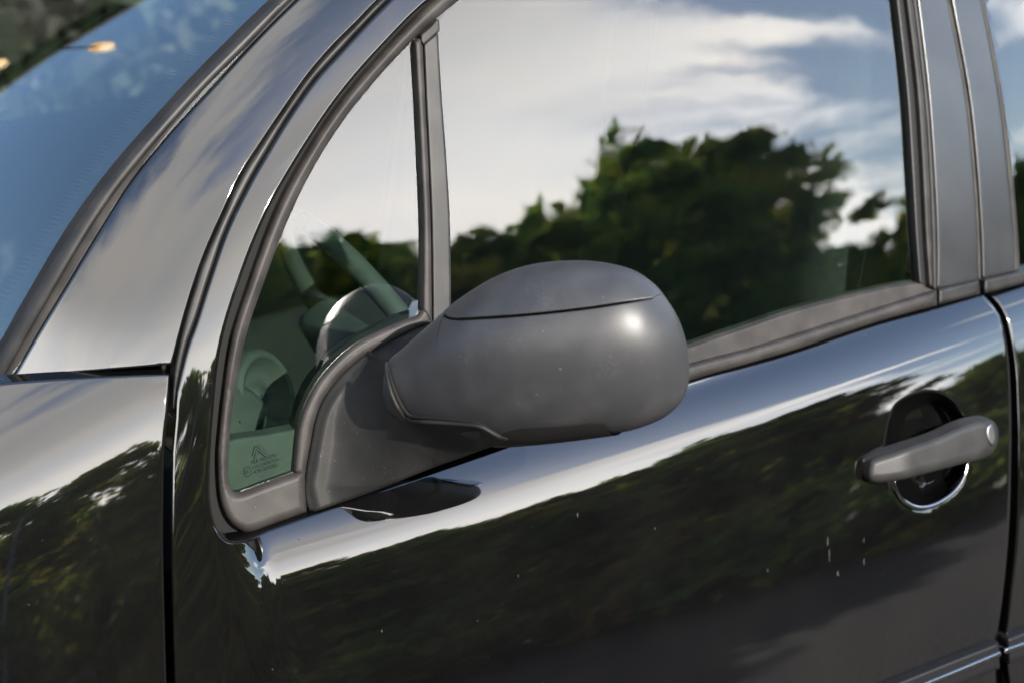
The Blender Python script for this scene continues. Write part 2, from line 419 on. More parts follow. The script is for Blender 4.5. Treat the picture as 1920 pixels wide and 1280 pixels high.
FD = Fast(F_door0, -0.4, 1.75, 0.35, 1.85)
FF = Fast(F_fender, -0.95, 0.3, 0.35, 1.3)

car = empty('parked_car', (0.35, 0.9, 0.0))
tag(car, 'black parked car seen close at its front door, window and grey door mirror', 'car')
def attach(o, parent=car):
    o.parent = parent; o.matrix_parent_inverse = Matrix.Translation(-Vector(car.location)) if parent is car else Matrix.Identity(4)
    return o
_mesh_obj = mesh_obj
def mesh_obj(name, verts, faces, m, parent=None, smooth=True, normals=None):
    if parent is car:
        off = np.array(car.location)
        verts = [np.asarray(v)-off for v in verts]
    elif parent is not None and parent in SUBS:
        verts = [np.asarray(v)-SUBS[parent] for v in verts]
    o = _mesh_obj(name, verts, faces, m, parent, smooth, normals)
    if parent is car or parent in SUBS: SUBS[o] = np.array(car.location)
    return o
SUBS = {}

# ---- painted skin
G_line = [(328, 786), (331, 742), (339, 702), (352, 650), (370, 600), (397, 515), (427, 430), (467, 347), (498, 293), (538, 227), (588, 155), (640, 97), (712, 20), (790, -54), (900, -135), (1080, -218), (1480, -325), (1900, -428), (2400, -538)]
S_line = [(2400, -484), (1900, -374), (1500, -274), (1150, -181), (935, -90), (808, -2), (720, 84), (640, 176), (570, 278), (500, 400), (447, 534), (414, 650), (401, 760), (393, 890), (396, 950), (408, 992), (430, 1012), (462, 1010)]
belt_edge = [(500, 992), (580, 964), (700, 922), (805, 885), (940, 838), (1100, 781), (1290, 714), (1400, 683), (1495, 655), (1640, 606), (1756, 575), (1836, 553), (1846, 554)]
rear_gap = [(1851, 560), (1867, 578), (1879, 602), (1888, 642), (1894, 692), (1897, 770), (1897, 860), (1893, 994), (1881, 1119), (1870, 1206), (1868, 1290), (1872, 1420), (1874, 1560)]
front_gap = [(330, 1560), (330, 1400), (328, 1290), (323, 1150), (320, 1000), (322, 850)]
door_poly = np.vstack([spline(G_line, 6), spline(S_line, 6), spline(belt_edge, 4), spline(rear_gap, 5), spline(front_gap, 5)])
bowl_rp = 0.012/MPP
def bowl(q):
    d = seg_dist(q, _bowl, True); ins = inside(q, _bowl)
    e = np.where(ins, d, -d)
    lowr = np.clip((q[:, 1]-860)/40.0, 0, 1)              # the lower rim is rounded more softly
    t = np.clip((e+9+3*lowr)/(32.0+16*lowr), 0, 1)
    return -0.034*sm(t) - np.where(ins, 0.0, 0.0)
door = panel('front_door', door_poly, FD, M['paint'], car, 0.0, 0.0035, 0.02, 9, 6, extra=bowl, ring=(_bowl, np.arange(-10, 30, 2.2)))

pil_poly = np.vstack([spline([(322, 682), (326, 669), (342, 606), (363, 534), (386, 470), (416, 402), (449, 331), (489, 268), (534, 201), (579, 138), (623, 87), (668, 42), (720, -10), (830, -100), (980, -184), (1100, -232), (1480, -336), (1900, -439), (2400, -549)], 5),
                      spline([(2400, -640), (1900, -536), (1480, -440), (1150, -345), (950, -268), (800, -190), (700, -120), (625, -60), (551, 7), (480, 78), (403, 161), (322, 249), (249, 339), (191, 430), (140, 515), (85, 605), (27, 706)], 5),
                      spline([(40, 706), (150, 697), (250, 689), (318, 683)], 4)])
pillar = panel('windscreen_pillar', pil_poly, FS, M['paint'], car, 0.0, 0.002, 0.02, 8, 5)
fen_poly = np.vstack([spline([(319, 701), (314, 770), (308, 850), (306, 1000), (309, 1150), (313, 1290), (317, 1420), (318, 1560)], 5), [(0, 1700), (-900, 1900), (-1000, 1400), (-1000, 960)],
                      spline([(-980, 940), (-700, 850), (-400, 775), (-200, 738), (0, 717), (150, 707), (310, 699)], 5)])
fender = panel('front_wing', fen_poly, FF, M['paint'], car, 0.0, 0.003, 0.02, 11, 7)
rd_poly = np.vstack([spline([(1904, 1560), (1902, 1420), (1893, 1290), (1884, 1206), (1892, 1119), (1904, 994), (1908, 860), (1907, 770), (1903, 692), (1896, 642), (1887, 602), (1875, 576), (1858, 556)], 5),
                     [(1920, 536), (2100, 490), (2350, 424), (2700, 323), (2700, 1300), (2350, 1500)]])
panel('rear_door', rd_poly, FD, M['paint'], car, 0.0, 0.0035, 0.02, 13, 7)
# dark metal behind the shut lines
F_in = lambda x, z: np.maximum(FS(x, z)+0.022, F_base(x, z)+0.003)
panel('door_aperture', np.vstack([[(300, 1560), (290, 1000), (296, 690), (0, 690), (0, 745), (-80, 745)], spline([(-60, 690), (40, 640), (160, 440), (330, 220), (540, 0), (700, -140)], 4), [(900, -220)],
      spline([(1150, -180), (990, -110), (870, -25), (813, 20), (750, 82), (672, 165), (605, 265), (553, 355), (500, 467), (468, 543), (447, 635), (429, 736), (419, 800), (417, 870), (420, 935), (440, 958), (470, 975), (555, 952)], 4), [(560, 985)], spline([(470, 1010), (425, 1012), (395, 1060), (374, 1250), (372, 1560)], 4)]), F_in, M['deep'], car, 0.0, 0.001, 0.006, 16, 12)
panel('door_pillar', np.vstack([spline([(1840, 545), (1870, 590), (1884, 700), (1886, 860), (1880, 1000), (1866, 1206), (1860, 1560)], 4), spline([(1915, 1560), (1900, 1206), (1912, 1000), (1918, 860), (1914, 700), (1890, 560), (1860, 545)], 4)]),
      lambda x, z: FD(x, z)+0.020, M['deep'], car, 0, 0.001, 0.005, 12, 8)

# ---- glazing and its rubber
q_in = [(866, -4), (825, 28), (775, 76), (705, 150), (640, 232), (585, 320), (537, 420), (487, 551), (460, 635), (440, 736), (430, 830), (428, 892)]
q_bot = [(433, 914), (448, 924), (490, 909), (536, 893), (546, 882)]
q_right = [(552, 859), (563, 789), (591, 725), (626, 680), (668, 644), (714, 620), (760, 600), (784, 592), (791, 580)]
seal_out = [(575, 959), (520, 979), (471, 996), (448, 992), (431, 978), (418, 955), (410, 920), (407, 856), (411, 800), (418, 736), (433, 635), (465, 534), (514, 400), (572, 290), (640, 188), (727, 87), (801, 10), (870, -50), (935, -94), (1150, -184), (1500, -277), (1900, -377), (2400, -487)]
seal_in = [(2400, -462), (1900, -352), (1500, -252), (1150, -157), (1000, -92), (920, -42), (862, 0), (825, 29), (774, 76), (705, 150), (640, 232), (585, 320), (537, 420), (487, 551), (460, 635), (440, 736), (430, 830), (428, 892), (434, 914), (448, 924), (490, 909), (540, 891), (572, 880)]
panel('window_seal', np.vstack([spline(seal_out, 5), spline(seal_in, 5)]), FB, M['rubber'], car, 0.010, 0.0085, 0.016, 6, 5)
base_left = [(570, 912), (575, 876), (584, 824), (594, 778), (612, 739), (647, 697), (686, 665), (732, 641), (777, 618), (811, 607)]
panel('mirror_seal', np.vstack([spline([(552, 885), (554, 859), (563, 789), (591, 725), (626, 680), (668, 644), (714, 620), (760, 600), (782, 592), (792, 578)], 4), [(810, 578)], spline(base_left[::-1], 4), [(572, 905), (570, 893)]]), FB, M['rubber'], car, 0.006, 0.006, 0.012, 5, 4)
tx = lambda pts: np.array(pts, float)
panel('quarter_glass', np.vstack([spline([(875, -20), (825, 22), (770, 70), (700, 145), (632, 228), (577, 316), (529, 416), (479, 547), (452, 631), (432, 732), (422, 826), (420, 892), (428, 922), (446, 932)], 4), [(540, 905), (570, 860), (600, 730), (690, 640), (800, 590)], [(806, 430), (800, 250), (788, 60)]]), FB, M['glass'], car, -0.002, 0.0004, 0.004, 9, 8)
def bar(n, l, r, **k):
    if l[0][1] <= -100:                         # the pillar strips carry on up to the roof rail
        up = lambda p: [(p[0][0]-(p[1][0]-p[0][0])*2.05-4, -300-(p[0][0]-1670)*0.25), (p[0][0]-(p[1][0]-p[0][0])*1.0-1, -200)]
        l = up(l)+list(l); r = up(r)+list(r)
    return panel(n, np.vstack([spline(l, 4), spline(r[::-1], 4)]), FB, k.pop('m'), car, **k)
bar('divider_seal', [(777, 78), (783, 180), (789, 300), (794, 430), (793, 582)], [(792, 70), (797, 180), (803, 300), (808, 430), (810, 606)], m=M['rubber'], off=0.007, roll=0.0035, depth=0.012, grid=6, edge=5)
bar('divider_bar', [(795, 83), (799, 180), (805, 300), (810, 430), (812, 607)], [(821, 62), (828, 180), (837, 300), (844, 430), (846, 620)], m=M['trim'], off=0.006, roll=0.002, depth=0.012, grid=6, edge=5)
panel('divider_cap', [(790, 66), (808, 50), (820, 36), (824, 40), (824, 58), (806, 74), (794, 84), (790, 78)], FB, M['rubber'], car, 0.009, 0.0016, 0.012, 4, 3)
glass_poly = np.vstack([spline([(818, 640), (832, 500), (836, 430), (828, 300), (818, 150), (812, 40)], 4), [(860, -16), (930, -62), (1010, -105), (1160, -168), (1500, -260), (1616, -289)], spline([(1632, -250), (1650, -180), (1668, -100), (1684, 0), (1703, 168), (1722, 430), (1728, 536)], 4), [(1650, 562), (1495, 602), (1293, 676), (960, 760), (818, 780)]])
panel('door_glass', glass_poly, FB, M['glass'], car, -0.004, 0.0004, 0.004, 10, 8)

bar('glass_channel', [(1670, -100), (1681, 0), (1700, 168), (1709, 300), (1717, 440), (1724, 532)], [(1684, -100), (1698, 0), (1718, 168), (1727, 300), (1734, 440), (1742, 542)], m=M['gloss_black'], off=0.004, roll=0.002, depth=0.012, grid=6, edge=6)
bar('channel_lip', [(1685, -100), (1699, 0), (1719, 168), (1728, 300), (1735, 440), (1742, 538)], [(1696, -100), (1711, 0), (1731, 168), (1741, 300), (1747, 440), (1749, 536)], m=M['rubber'], off=0.011, roll=0.0032, depth=0.016, grid=5, edge=6)
bar('pillar_edge', [(1697, -100), (1712, 0), (1732, 168), (1742, 300), (1748, 440), (1750, 544)], [(1705, -100), (1720, 0), (1740, 168), (1750, 300), (1757, 440), (1758, 541)], m=M['trim'], off=0.009, roll=0.002, depth=0.016, grid=5, edge=6)
bar('pillar_trim', [(1706, -100), (1721, 0), (1741, 168), (1751, 300), (1758, 440), (1758, 541)], [(1757, -100), (1775, 0), (1808, 168), (1823, 300), (1832, 430), (1834, 525)], m=M['film'], off=0.010, roll=0.0015, depth=0.016, grid=8, edge=6)
bar('shut_line_seal', [(1756, -100), (1774, 0), (1807, 168), (1822, 300), (1831, 430), (1834, 526)], [(1768, -100), (1786, 0), (1817, 168), (1831, 300), (1840, 430), (1842, 524)], m=M['rubber'], off=0.006, roll=0.002, depth=0.014, grid=5, edge=6)
bar('rear_pillar_trim', [(1767, -100), (1785, 0), (1816, 168), (1831, 300), (1840, 430), (1843, 523)], [(1808, -100), (1838, 0), (1871, 168), (1888, 300), (1900, 430), (1903, 509)], m=M['film'], off=0.010, roll=0.002, depth=0.016, grid=8, edge=6)
bar('rear_window_seal', [(1806, -100), (1837, 0), (1870, 168), (1887, 300), (1899, 430), (1902, 510)], [(1816, -100), (1845, 0), (1878, 168), (1896, 300), (1908, 430), (1912, 508)], m=M['rubber'], off=0.006, roll=0.002, depth=0.014, grid=5, edge=6)
panel('rear_glass', [(1730, -324), (1765, -210), (1800, -100), (1840, 0), (1874, 168), (1892, 300), (1904, 430), (1906, 525), (2300, 420), (2700, 305), (2700, -540), (2400, -472), (1900, -362)], FB, M['glass'], car, -0.004, 0.0004, 0.004, 12, 8)
panel('belt_lip', np.vstack([spline([(760, 826), (846, 800), (1000, 745), (1150, 698), (1293, 651), (1400, 615), (1495, 583), (1650, 544), (1720, 532), (1738, 540), (1752, 544)], 4), spline([(1756, 547), (1640, 585), (1495, 631), (1400, 660), (1293, 688), (1000, 785), (850, 835), (764, 858)], 4)]), FB, M['rubber'], car, 0.006, 0.0018, 0.016, 7, 6)
panel('belt_moulding', np.vstack([spline([(764, 857), (850, 832), (1000, 782), (1150, 733), (1293, 684), (1400, 656), (1495, 627), (1640, 581), (1756, 545)], 4), spline([(1757, 573), (1640, 605), (1495, 654), (1400, 682), (1293, 713), (1100, 778), (850, 860), (768, 884)], 4)]), FB, M['rubber'], car, 0.016, 0.006, 0.022, 5, 5)
panel('belt_end', [(1759, 543), (1800, 533), (1835, 525), (1837, 538), (1837, 552), (1800, 561), (1759, 572)], FB, M['trim'], car, 0.014, 0.004, 0.02, 5, 4)
panel('rear_belt_moulding', [(1845, 524), (1904, 511), (1980, 496), (2300, 415), (2700, 300), (2700, 323), (2300, 438), (1980, 518), (1920, 532), (1846, 551), (1844, 540)], FB, M['trim'], car, 0.014, 0.004, 0.02, 6, 5)

# bead in the shut line between pillar and door frame
bead_l = [(324, 765), (325, 720), (330, 672), (345, 606), (366, 534), (389, 470), (419, 402), (452, 331), (492, 268), (537, 201), (582, 138), (626, 87), (671, 42), (723, -10), (833, -100)]
bead_r = [(326, 768), (330, 735), (338, 695), (350, 645), (368, 596), (395, 511), (425, 427), (465, 344), (496, 290), (536, 224), (586, 152), (638, 94), (710, 17), (788, -57)]
panel('shut_line_bead', np.vstack([spline(bead_l, 5), spline(bead_r, 5)[::-1]]), FS, M['trim'], car, -0.0045, 0.004, 0.01, 5, 5)

# ---- windscreen: a curved sheet from the trim across the car
W_px = spline([(10, 745), (75, 625), (170, 462), (235, 360), (310, 265), (395, 170), (470, 92), (545, 12), (620, -58), (700, -125)], 6)
W3 = hit(W_px, FS) + np.array([0, 0.006, 0.0])
def lin(pts, k):
    t = np.linspace(0, 1, len(pts)); return np.array([np.interp(k, t, pts[:, j]) for j in range(3)]).T
ks = np.linspace(-0.25, 1.0, 60)
_c = [np.polyfit(np.linspace(0, 1, len(W3)), W3[:, j], 3) for j in range(3)]
_cl = np.array([np.polyder(c) for c in _c])
def wcurve(k):
    k = np.asarray(k, float); kk = np.clip(k, 0, 1)
    return np.stack([np.polyval(c, kk) + np.polyval(d, kk)*(k-kk) for c, d in zip(_c, _cl)], -1)
WID = 1.30
def wscreen(k, t):
    """k along the pillar, t metres across the car."""
    p = wcurve(k); t = np.asarray(t, float)
    bow = 0.17*(1-(1-t/(WID/2))**2)
    return p + np.stack([-bow*1.0, t, bow*0.15], -1)
def sheet(fn, ku, tv, name, m, parent, thick=0.0, tdir=None):
    K, T = np.meshgrid(ku, tv, indexing='ij'); v = fn(K.ravel(), T.ravel()); n = len(tv); f = []
    for i in range(len(ku)-1):
        for j in range(n-1): f.append((i*n+j, i*n+j+1, (i+1)*n+j+1, (i+1)*n+j))
    if thick:
        v2 = v + np.asarray(tdir)*thick; N0 = len(v); v = np.vstack([v, v2]); f2 = [tuple(x+N0 for x in reversed(q)) for q in f]
        rim = [(i, i+1) for i in range(n-1)] + [((len(ku)-1)*n+i, (len(ku)-1)*n+i+1) for i in range(n-1)] + [(i*n, (i+1)*n) for i in range(len(ku)-1)] + [(i*n+n-1, (i+1)*n+n-1) for i in range(len(ku)-1)]
        f = f + f2 + [(a, b, b+N0, a+N0) for a, b in rim]
    return mesh_obj(name, v, f, m, parent)
tv = np.linspace(0.0, WID, 60)
screen = sheet(wscreen, ks, tv, 'windscreen', M['screen'], car, 0.005, (0.5, 0, -0.6))
# frit: dark printed edge band with a serrated inner border, just below the outer face
def wpix(px):
    """(k, t) on the windscreen seen at px."""
    px = np.asarray(px, float); k, t = 0.5, 0.05
    for _ in range(40):
        p = proj(wscreen(np.array([k]), np.array([t])))[0]; e = 1e-3
        a = (proj(wscreen(np.array([k+e]), np.array([t])))[0]-p)/e; b = (proj(wscreen(np.array([k]), np.array([t+e])))[0]-p)/e
        s = np.linalg.lstsq(np.stack([a, b], 1), px-p, rcond=None)[0]; s = np.clip(s, -0.2, 0.2); k, t = k+s[0], t+s[1]
    return k, t
fr = np.array([wpix(p) for p in spline([(480, -12), (450, 17), (312, 148), (202, 265), (104, 404), (50, 483), (0, 558)], 4)])
fr = fr[np.argsort(fr[:, 0])]
fv, ff = [], []
NK = 150; kk = np.linspace(-0.2, 0.96, NK+1); ft = np.interp(kk, fr[:, 0], fr[:, 1]); 
sink = np.array([0.5, 0, -0.6])*0.0062
for i in range(NK):
    a, b = kk[i], kk[i+1]; c = 0.5*(a+b)
    base = wscreen(np.array([a, b, b, c, a]), np.array([0.0, 0.0, ft[i+1]-0.004, 0.5*(ft[i]+ft[i+1])+0.012, ft[i]-0.004])) + sink
    o = len(fv); fv.extend(base); ff.append((o, o+1, o+2, o+3, o+4))
mesh_obj('frit_band', fv, ff, M['deep'], screen, False)
# rubber trim along the windscreen edge: half-round section swept along the pillar
tr_l = spline([(-70, 775), (0, 659), (55, 562), (134, 430), (215, 319), (336, 181), (430, 84), (517, 0), (600, -75), (690, -150)], 5)
tr_r = spline([(-25, 775), (17, 690), (80, 580), (168, 432), (244, 325), (366, 185), (462, 88), (550, -2), (630, -75), (715, -150)], 5)
panel('windscreen_trim', np.vstack([tr_l, tr_r[::-1]]), lambda x, z: FS(x, z), M['trim'], car, 0.004, 0.0085, 0.012, 5, 5)
panel('trim_groove', np.vstack([tr_r-[4, 0], (tr_r+[14, 6])[::-1]]), FS, M['rubber'], car, -0.006, 0.001, 0.01, 6, 6)

# ---- rub strip low on the doors
panel('rub_strip', [(1500, 1350), (1690, 1275), (1800, 1231), (1872, 1203), (1874, 1220), (1874, 1252), (1800, 1282), (1700, 1322), (1510, 1400)], FD, M['gloss_black'], car, 0.010, 0.004, 0.016, 7, 5)
panel('bright_insert', [(1500, 1374), (1720, 1283), (1800, 1250), (1876, 1218), (1880, 1225), (1876, 1230), (1800, 1262), (1720, 1296), (1506, 1384)], FD, M['chrome'], car, 0.013, 0.0035, 0.008, 4, 4)
panel('rear_rub_strip', [(1888, 1196), (1960, 1168), (2200, 1080), (2200, 1130), (1960, 1218), (1891, 1244)], FD, M['gloss_black'], car, 0.010, 0.004, 0.016, 7, 5)
panel('rear_bright_insert', [(1884, 1214), (1930, 1198), (2200, 1100), (2200, 1112), (1930, 1210), (1886, 1226), (1882, 1222)], FD, M['chrome'], car, 0.013, 0.0035, 0.008, 4, 4)

# ---- door handle
hl = spline([(1627, 873), (1637, 857), (1683, 841), (1753, 818), (1797, 798), (1830, 788), (1856, 786), (1868, 796), (1872, 814), (1866, 840), (1847, 857), (1810, 867), (1753, 882), (1687, 899), (1644, 904), (1628, 897)], 5, True)
handle = panel('door_handle', hl, FD, M['handle'], car, 0.028, 0.009, 0.013, 5, 4, extra=lambda q: -0.013*(1-sm((q[:, 0]-1622)/90.0)))
panel('key_lock', spline([(1851, 800), (1857, 794), (1864, 800), (1868, 815), (1866, 830), (1860, 834), (1853, 826), (1850, 812)], 4, True), FD, M['lock'], handle, 0.0295, 0.002, 0.004, 3, 3)
panel('handle_foot', spline([(1826, 842), (1836, 806), (1858, 800), (1864, 826), (1850, 850), (1836, 856)], 4, True), FD, M['gloss_black'], handle, 0.018, 0.003, 0.024, 5, 4)
M['mark'] = mat('dried_splash', (0.0075, 0.0075, 0.0072), 0.7, 0.1, noise=(400, (0.0012, 0.0012, 0.0012), 0.45, 0.6))
def splash(x, y, w, h_): panel('splash_mark', [(x+w*math.cos(t)*(1+0.25*math.sin(3*t+x)), y+h_*math.sin(t)*(1+0.2*math.cos(2*t+y))) for t in np.linspace(0, 2*math.pi, 14, endpoint=False)], FD, M['mark'], door, 0.0004, 0.0003, 0.0, 3, 2)
for a in ((1552, 1014, 1.8, 8), (1555, 1040, 1.6, 11), (1571, 1074, 2.2, 6), (1620, 1012, 1.4, 5), (1620, 1052, 1.5, 6), (1439, 1068, 1.5, 4), (1083, 965, 1.5, 4), (972, 1079, 1.3, 3), (1228, 990, 1.2, 2.5), (716, 1182, 1.4, 3), (560, 1010, 1.5, 1.5)): splash(*a)
lp = spline([(1676, 900), (1681, 920), (1695, 939), (1722, 950), (1754, 943), (1787, 921), (1806, 894), (1813, 868)], 6)
GLINT = (lp, 0.0009+0.0022*np.sin(np.linspace(0.2, 2.9, len(lp))))
def tube(path, rad, m, name, parent, n=10):
    path = np.asarray(path); v, f = [], []
    for i, p in enumerate(path):
        t = path[min(i+1, len(path)-1)]-path[max(i-1, 0)]; t = t/np.linalg.norm(t)
        a = np.cross(t, [0, 1.0, 0.1]); a /= np.linalg.norm(a); b = np.cross(t, a)
        r = rad[i] if hasattr(rad, '__len__') else rad
        for k in range(n): v.append(p + r*(math.cos(2*math.pi*k/n)*a + math.sin(2*math.pi*k/n)*b))
    for i in range(len(path)-1):
        for k in range(n): f.append((i*n+k, i*n+(k+1) % n, (i+1)*n+(k+1) % n, (i+1)*n+k))
    f.append(tuple(range(n))[::-1]); f.append(tuple((len(path)-1)*n+k for k in range(n)))
    return mesh_obj(name, v, f, m, parent)


tube(hit(GLINT[0], FD)+np.array([0, -0.0008, 0]), GLINT[1], M['chrome'], 'recess_glint', car)  # bright tube standing in for the sky's reflection along the lower rim

# ---- door mirror
mirror = empty('door_mirror', (0, 0, 0), car)
SUBS[mirror] = np.array(car.location)
base_poly = np.vstack([spline([(579, 956), (573, 936), (570, 912)], 3), spline(base_left[1:], 5), [(850, 590), (850, 640), (770, 690)],
                       spline([(727, 682), (727, 699), (736, 735), (750, 766), (771, 786), (817, 789), (895, 795), (909, 800), (937, 816), (955, 822)], 5),
                       spline([(950, 826), (866, 857), (807, 878), (700, 920), (600, 955), (589, 958)], 4)])
A0 = hit_l(np.array([[712.0, 712.0]]), FB, np.array([0.058]))[0]
AX = np.array([0.63, -0.777, 0.0]); AX /= np.linalg.norm(AX)
BX = np.array([AX[1], -AX[0], 0.0])                # faces the front of the car
if BX@(CAM-A0) < 0: BX = -BX
ZX = np.array([0, 0, 1.0])
def s_of_px(x):
    lo, hi = -0.05, 0.6
    for _ in range(50):
        mid = 0.5*(lo+hi); 
        if proj(A0+AX*mid)[0] < x: lo = mid
        else: hi = mid
    return 0.5*(lo+hi)
def z_of_py(s, y):
    lo, hi = -0.3, 0.3
    for _ in range(50):
        mid = 0.5*(lo+hi)
        if proj(A0+AX*s+ZX*mid)[1] > y: lo = mid
        else: hi = mid
    return 0.5*(lo+hi)
top = [(690, 700), (712, 690), (735, 672), (757, 656), (784, 634), (810, 613), (852, 578), (867, 567), (909, 540), (959, 515), (1015, 499), (1083, 493), (1136, 496), (1189, 508), (1224, 529), (1249, 556), (1274, 596), (1288, 637), (1292.5, 665), (1294, 690)]
bot = [(690, 722), (712, 750), (735, 770), (757, 784), (784, 796), (810, 804), (852, 814), (909, 821), (959, 822), (1015, 817), (1065, 812), (1136, 804), (1178, 799), (1207, 793), (1249, 777), (1278, 752), (1290, 726), (1293, 708), (1294, 690)]
top = spline(top, 6); bot = spline(bot, 6)
def soften(line, sig=7.0, stop=1238):
    """Outline height per pixel column, wiggles between traced marks removed (not at the steep outer end)."""
    xs = np.arange(690, 1295.0); ys = np.interp(xs, line[:, 0], line[:, 1]); r = int(sig*3); k = np.exp(-0.5*(np.arange(-r, r+1)/sig)**2); k /= k.sum()
    sl0, sl1 = ys[1]-ys[0], 0; yp = np.concatenate([ys[0]+sl0*np.arange(-r, 0), ys, np.full(r, ys[-1])]); ysm = np.convolve(yp, k, 'valid')
    w = np.clip((stop-xs)/40, 0, 1); return np.stack([xs, ysm*w+ys*(1-w)], -1)
top_s, bot_s = soften(top), soften(bot)
px_s = 690 + (1294-690)*(1-np.cos(np.linspace(0.02, 1, 90)*math.pi*0.5*1.0)) if False else np.concatenate([np.linspace(742, 1230, 190), 1230+64*np.sin(np.linspace(0, 1, 40)[1:]*math.pi/2)])
SS = np.array([s_of_px(x) for x in px_s])
ZT = np.array([z_of_py(s, (np.interp(x, top_s[:, 0], top_s[:, 1]) if x < 1240 else np.interp(x, top[:, 0], top[:, 1]))) for s, x in zip(SS, px_s)])
ZBt = np.array([z_of_py(s, (np.interp(x, bot_s[:, 0], bot_s[:, 1]) if x < 1240 else np.interp(x, bot[:, 0], bot[:, 1]))) for s, x in zip(SS, px_s)])
tt = (px_s-690)/604.0
dfr = np.where(tt > 0.56, 0.070*np.maximum(1-(np.clip(tt-0.56, 0, 1)/0.44)**2.1, 0)**0.5, 0.070-0.056*(np.maximum(0.56-tt, 0)/0.56)**1.6)
EXP = 2.0/2.12
def msurf(i, phi, off=0.0):
    c, s = math.cos(phi), math.sin(phi)
    zc, hz = 0.5*(ZT[i]+ZBt[i]), 0.5*(ZT[i]-ZBt[i])
    z = zc + max(hz+off, 0)*math.copysign(abs(s)**EXP, s)
    d = dfr[i] if c > 0 else dfr[i]*0.62
    b = max(d+off, 0)*math.copysign(abs(c)**EXP, c)
    return A0 + AX*SS[i] + ZX*z + BX*b
seam = spline([(690, 565), (800, 572), (850, 576), (858, 588), (881, 596), (923, 597), (1030, 591), (1136, 579), (1207, 566), (1249, 556), (1275, 549), (1294, 545)], 5)
low = spline([(690, 900), (900, 850), (955, 822), (1008, 802), (1090, 796), (1164, 790.5), (1178, 800), (1200, 830), (1294, 900)], 5)
def phi_at(i, line, lo, hi):
    y = np.interp(px_s[i], line[:, 0], line[:, 1])
    for _ in range(30):
        mid = 0.5*(lo+hi)
        if proj(msurf(i, mid))[1] > y: lo = mid
        else: hi = mid
    return 0.5*(lo+hi)
PH = np.array([phi_at(i, seam, -0.2, math.pi/2+0.3) for i in range(len(SS))])
_il, _ir = int(np.searchsorted(px_s, 862)), int(np.searchsorted(px_s, 1238))
for i in range(len(SS)):                             # both ends of the seam run over the top to the back
    if i < _il: PH[i] = min(math.pi, PH[_il] + (math.pi-PH[_il])*math.sqrt(min(1, (px_s[_il]-px_s[i])/12)))
    if i > _ir: PH[i] = min(math.pi, PH[_ir] + (math.pi-PH[_ir])*min(1, (px_s[i]-px_s[_ir])/32))
PL = np.array([phi_at(i, low, -math.pi/2-0.35, 0.2) for i in range(len(SS))])
def mnorm(i, phi):
    a, b = max(i-1, 0), min(i+1, len(SS)-1)
    n = np.cross(msurf(b, phi)-msurf(a, phi), msurf(i, phi+0.02)-msurf(i, phi-0.02)); l = np.linalg.norm(n)
    if l < 1e-12: return AX
    n = n/l; c = A0+AX*SS[i]+ZX*0.5*(ZT[i]+ZBt[i])
    return n if n@(msurf(i, phi)-c) > 0 else -n
def grid_mesh(name, rows, nrows, m, parent):
    w = len(rows[0]); v = [p for r in rows for p in r]; nn = [q for r in nrows for q in r]; f = []
    for i in range(len(rows)-1):
        for j in range(w-1):
            q = (i*w+j, (i+1)*w+j, (i+1)*w+j+1, i*w+j+1); g = np.cross(v[q[2]]-v[q[0]], v[q[3]]-v[q[1]])
            f.append(q if g@(nn[q[0]]+nn[q[2]]) > 0 else q[::-1])
    return mesh_obj(name, v, f, m, parent, True, nn)
def tan_n(i, q, sgn):
    t = msurf(i, q+0.01)-msurf(i, q-0.01); return sgn*t/max(np.linalg.norm(t), 1e-9)
allr = list(range(len(SS)))
cap_i = [i for i in allr if PH[i] < math.pi-0.02]
GAP = 0.0013
def rad_at(i): return max(0.02, np.linalg.norm(msurf(i, PH[i])-(A0+AX*SS[i]+ZX*0.5*(ZT[i]+ZBt[i]))))
# cap above the seam, with a turned-in edge
R, Nn = [], []
for i in cap_i:
    a = min(PH[i]+GAP/rad_at(i), math.pi); qs = a+(math.pi-a)*np.linspace(0, 1, 56)**1.3
    R.append([msurf(i, a, -0.010), msurf(i, a, -0.0006)]+[msurf(i, q, 0.0004-0.001*max(0, 1-k/1.6)) for k, q in enumerate(qs)])
    e0 = tan_n(i, a, -1); Nn.append([e0, e0]+[mnorm(i, q) if k else mnorm(i, q)*0.8+e0*0.6 for k, q in enumerate(qs)])
grid_mesh('mirror_cap', R, Nn, M['housing'], mirror)
# the shell below it, all round to the back
R, Nn = [], []
for i in allr:
    b = PH[i]-(GAP/rad_at(i) if i in cap_i else 0); qs = np.concatenate([np.linspace(b, 0.15, 36)[:-1], np.linspace(0.15, -math.pi, 64)])
    R.append([msurf(i, b, -0.010), msurf(i, b, -0.0006)]+[msurf(i, q, -0.001*max(0, 1-k/1.6) if i in cap_i else 0) for k, q in enumerate(qs)])
    e0 = tan_n(i, b, 1); Nn.append([e0, e0]+[mnorm(i, q) if k else mnorm(i, q)*0.8+e0*0.6 for k, q in enumerate(qs)])
_c0 = A0+AX*(SS[0]-0.004)+ZX*0.5*(ZT[0]+ZBt[0])
R.insert(0, [_c0+(p-_c0)*0.97 for p in R[0]]); Nn.insert(0, [-AX]*len(Nn[0])); R.insert(0, [_c0]*len(R[0])); Nn.insert(0, [-AX]*len(Nn[0]))
grid_mesh('mirror_housing', R, Nn, M['housing'], mirror)
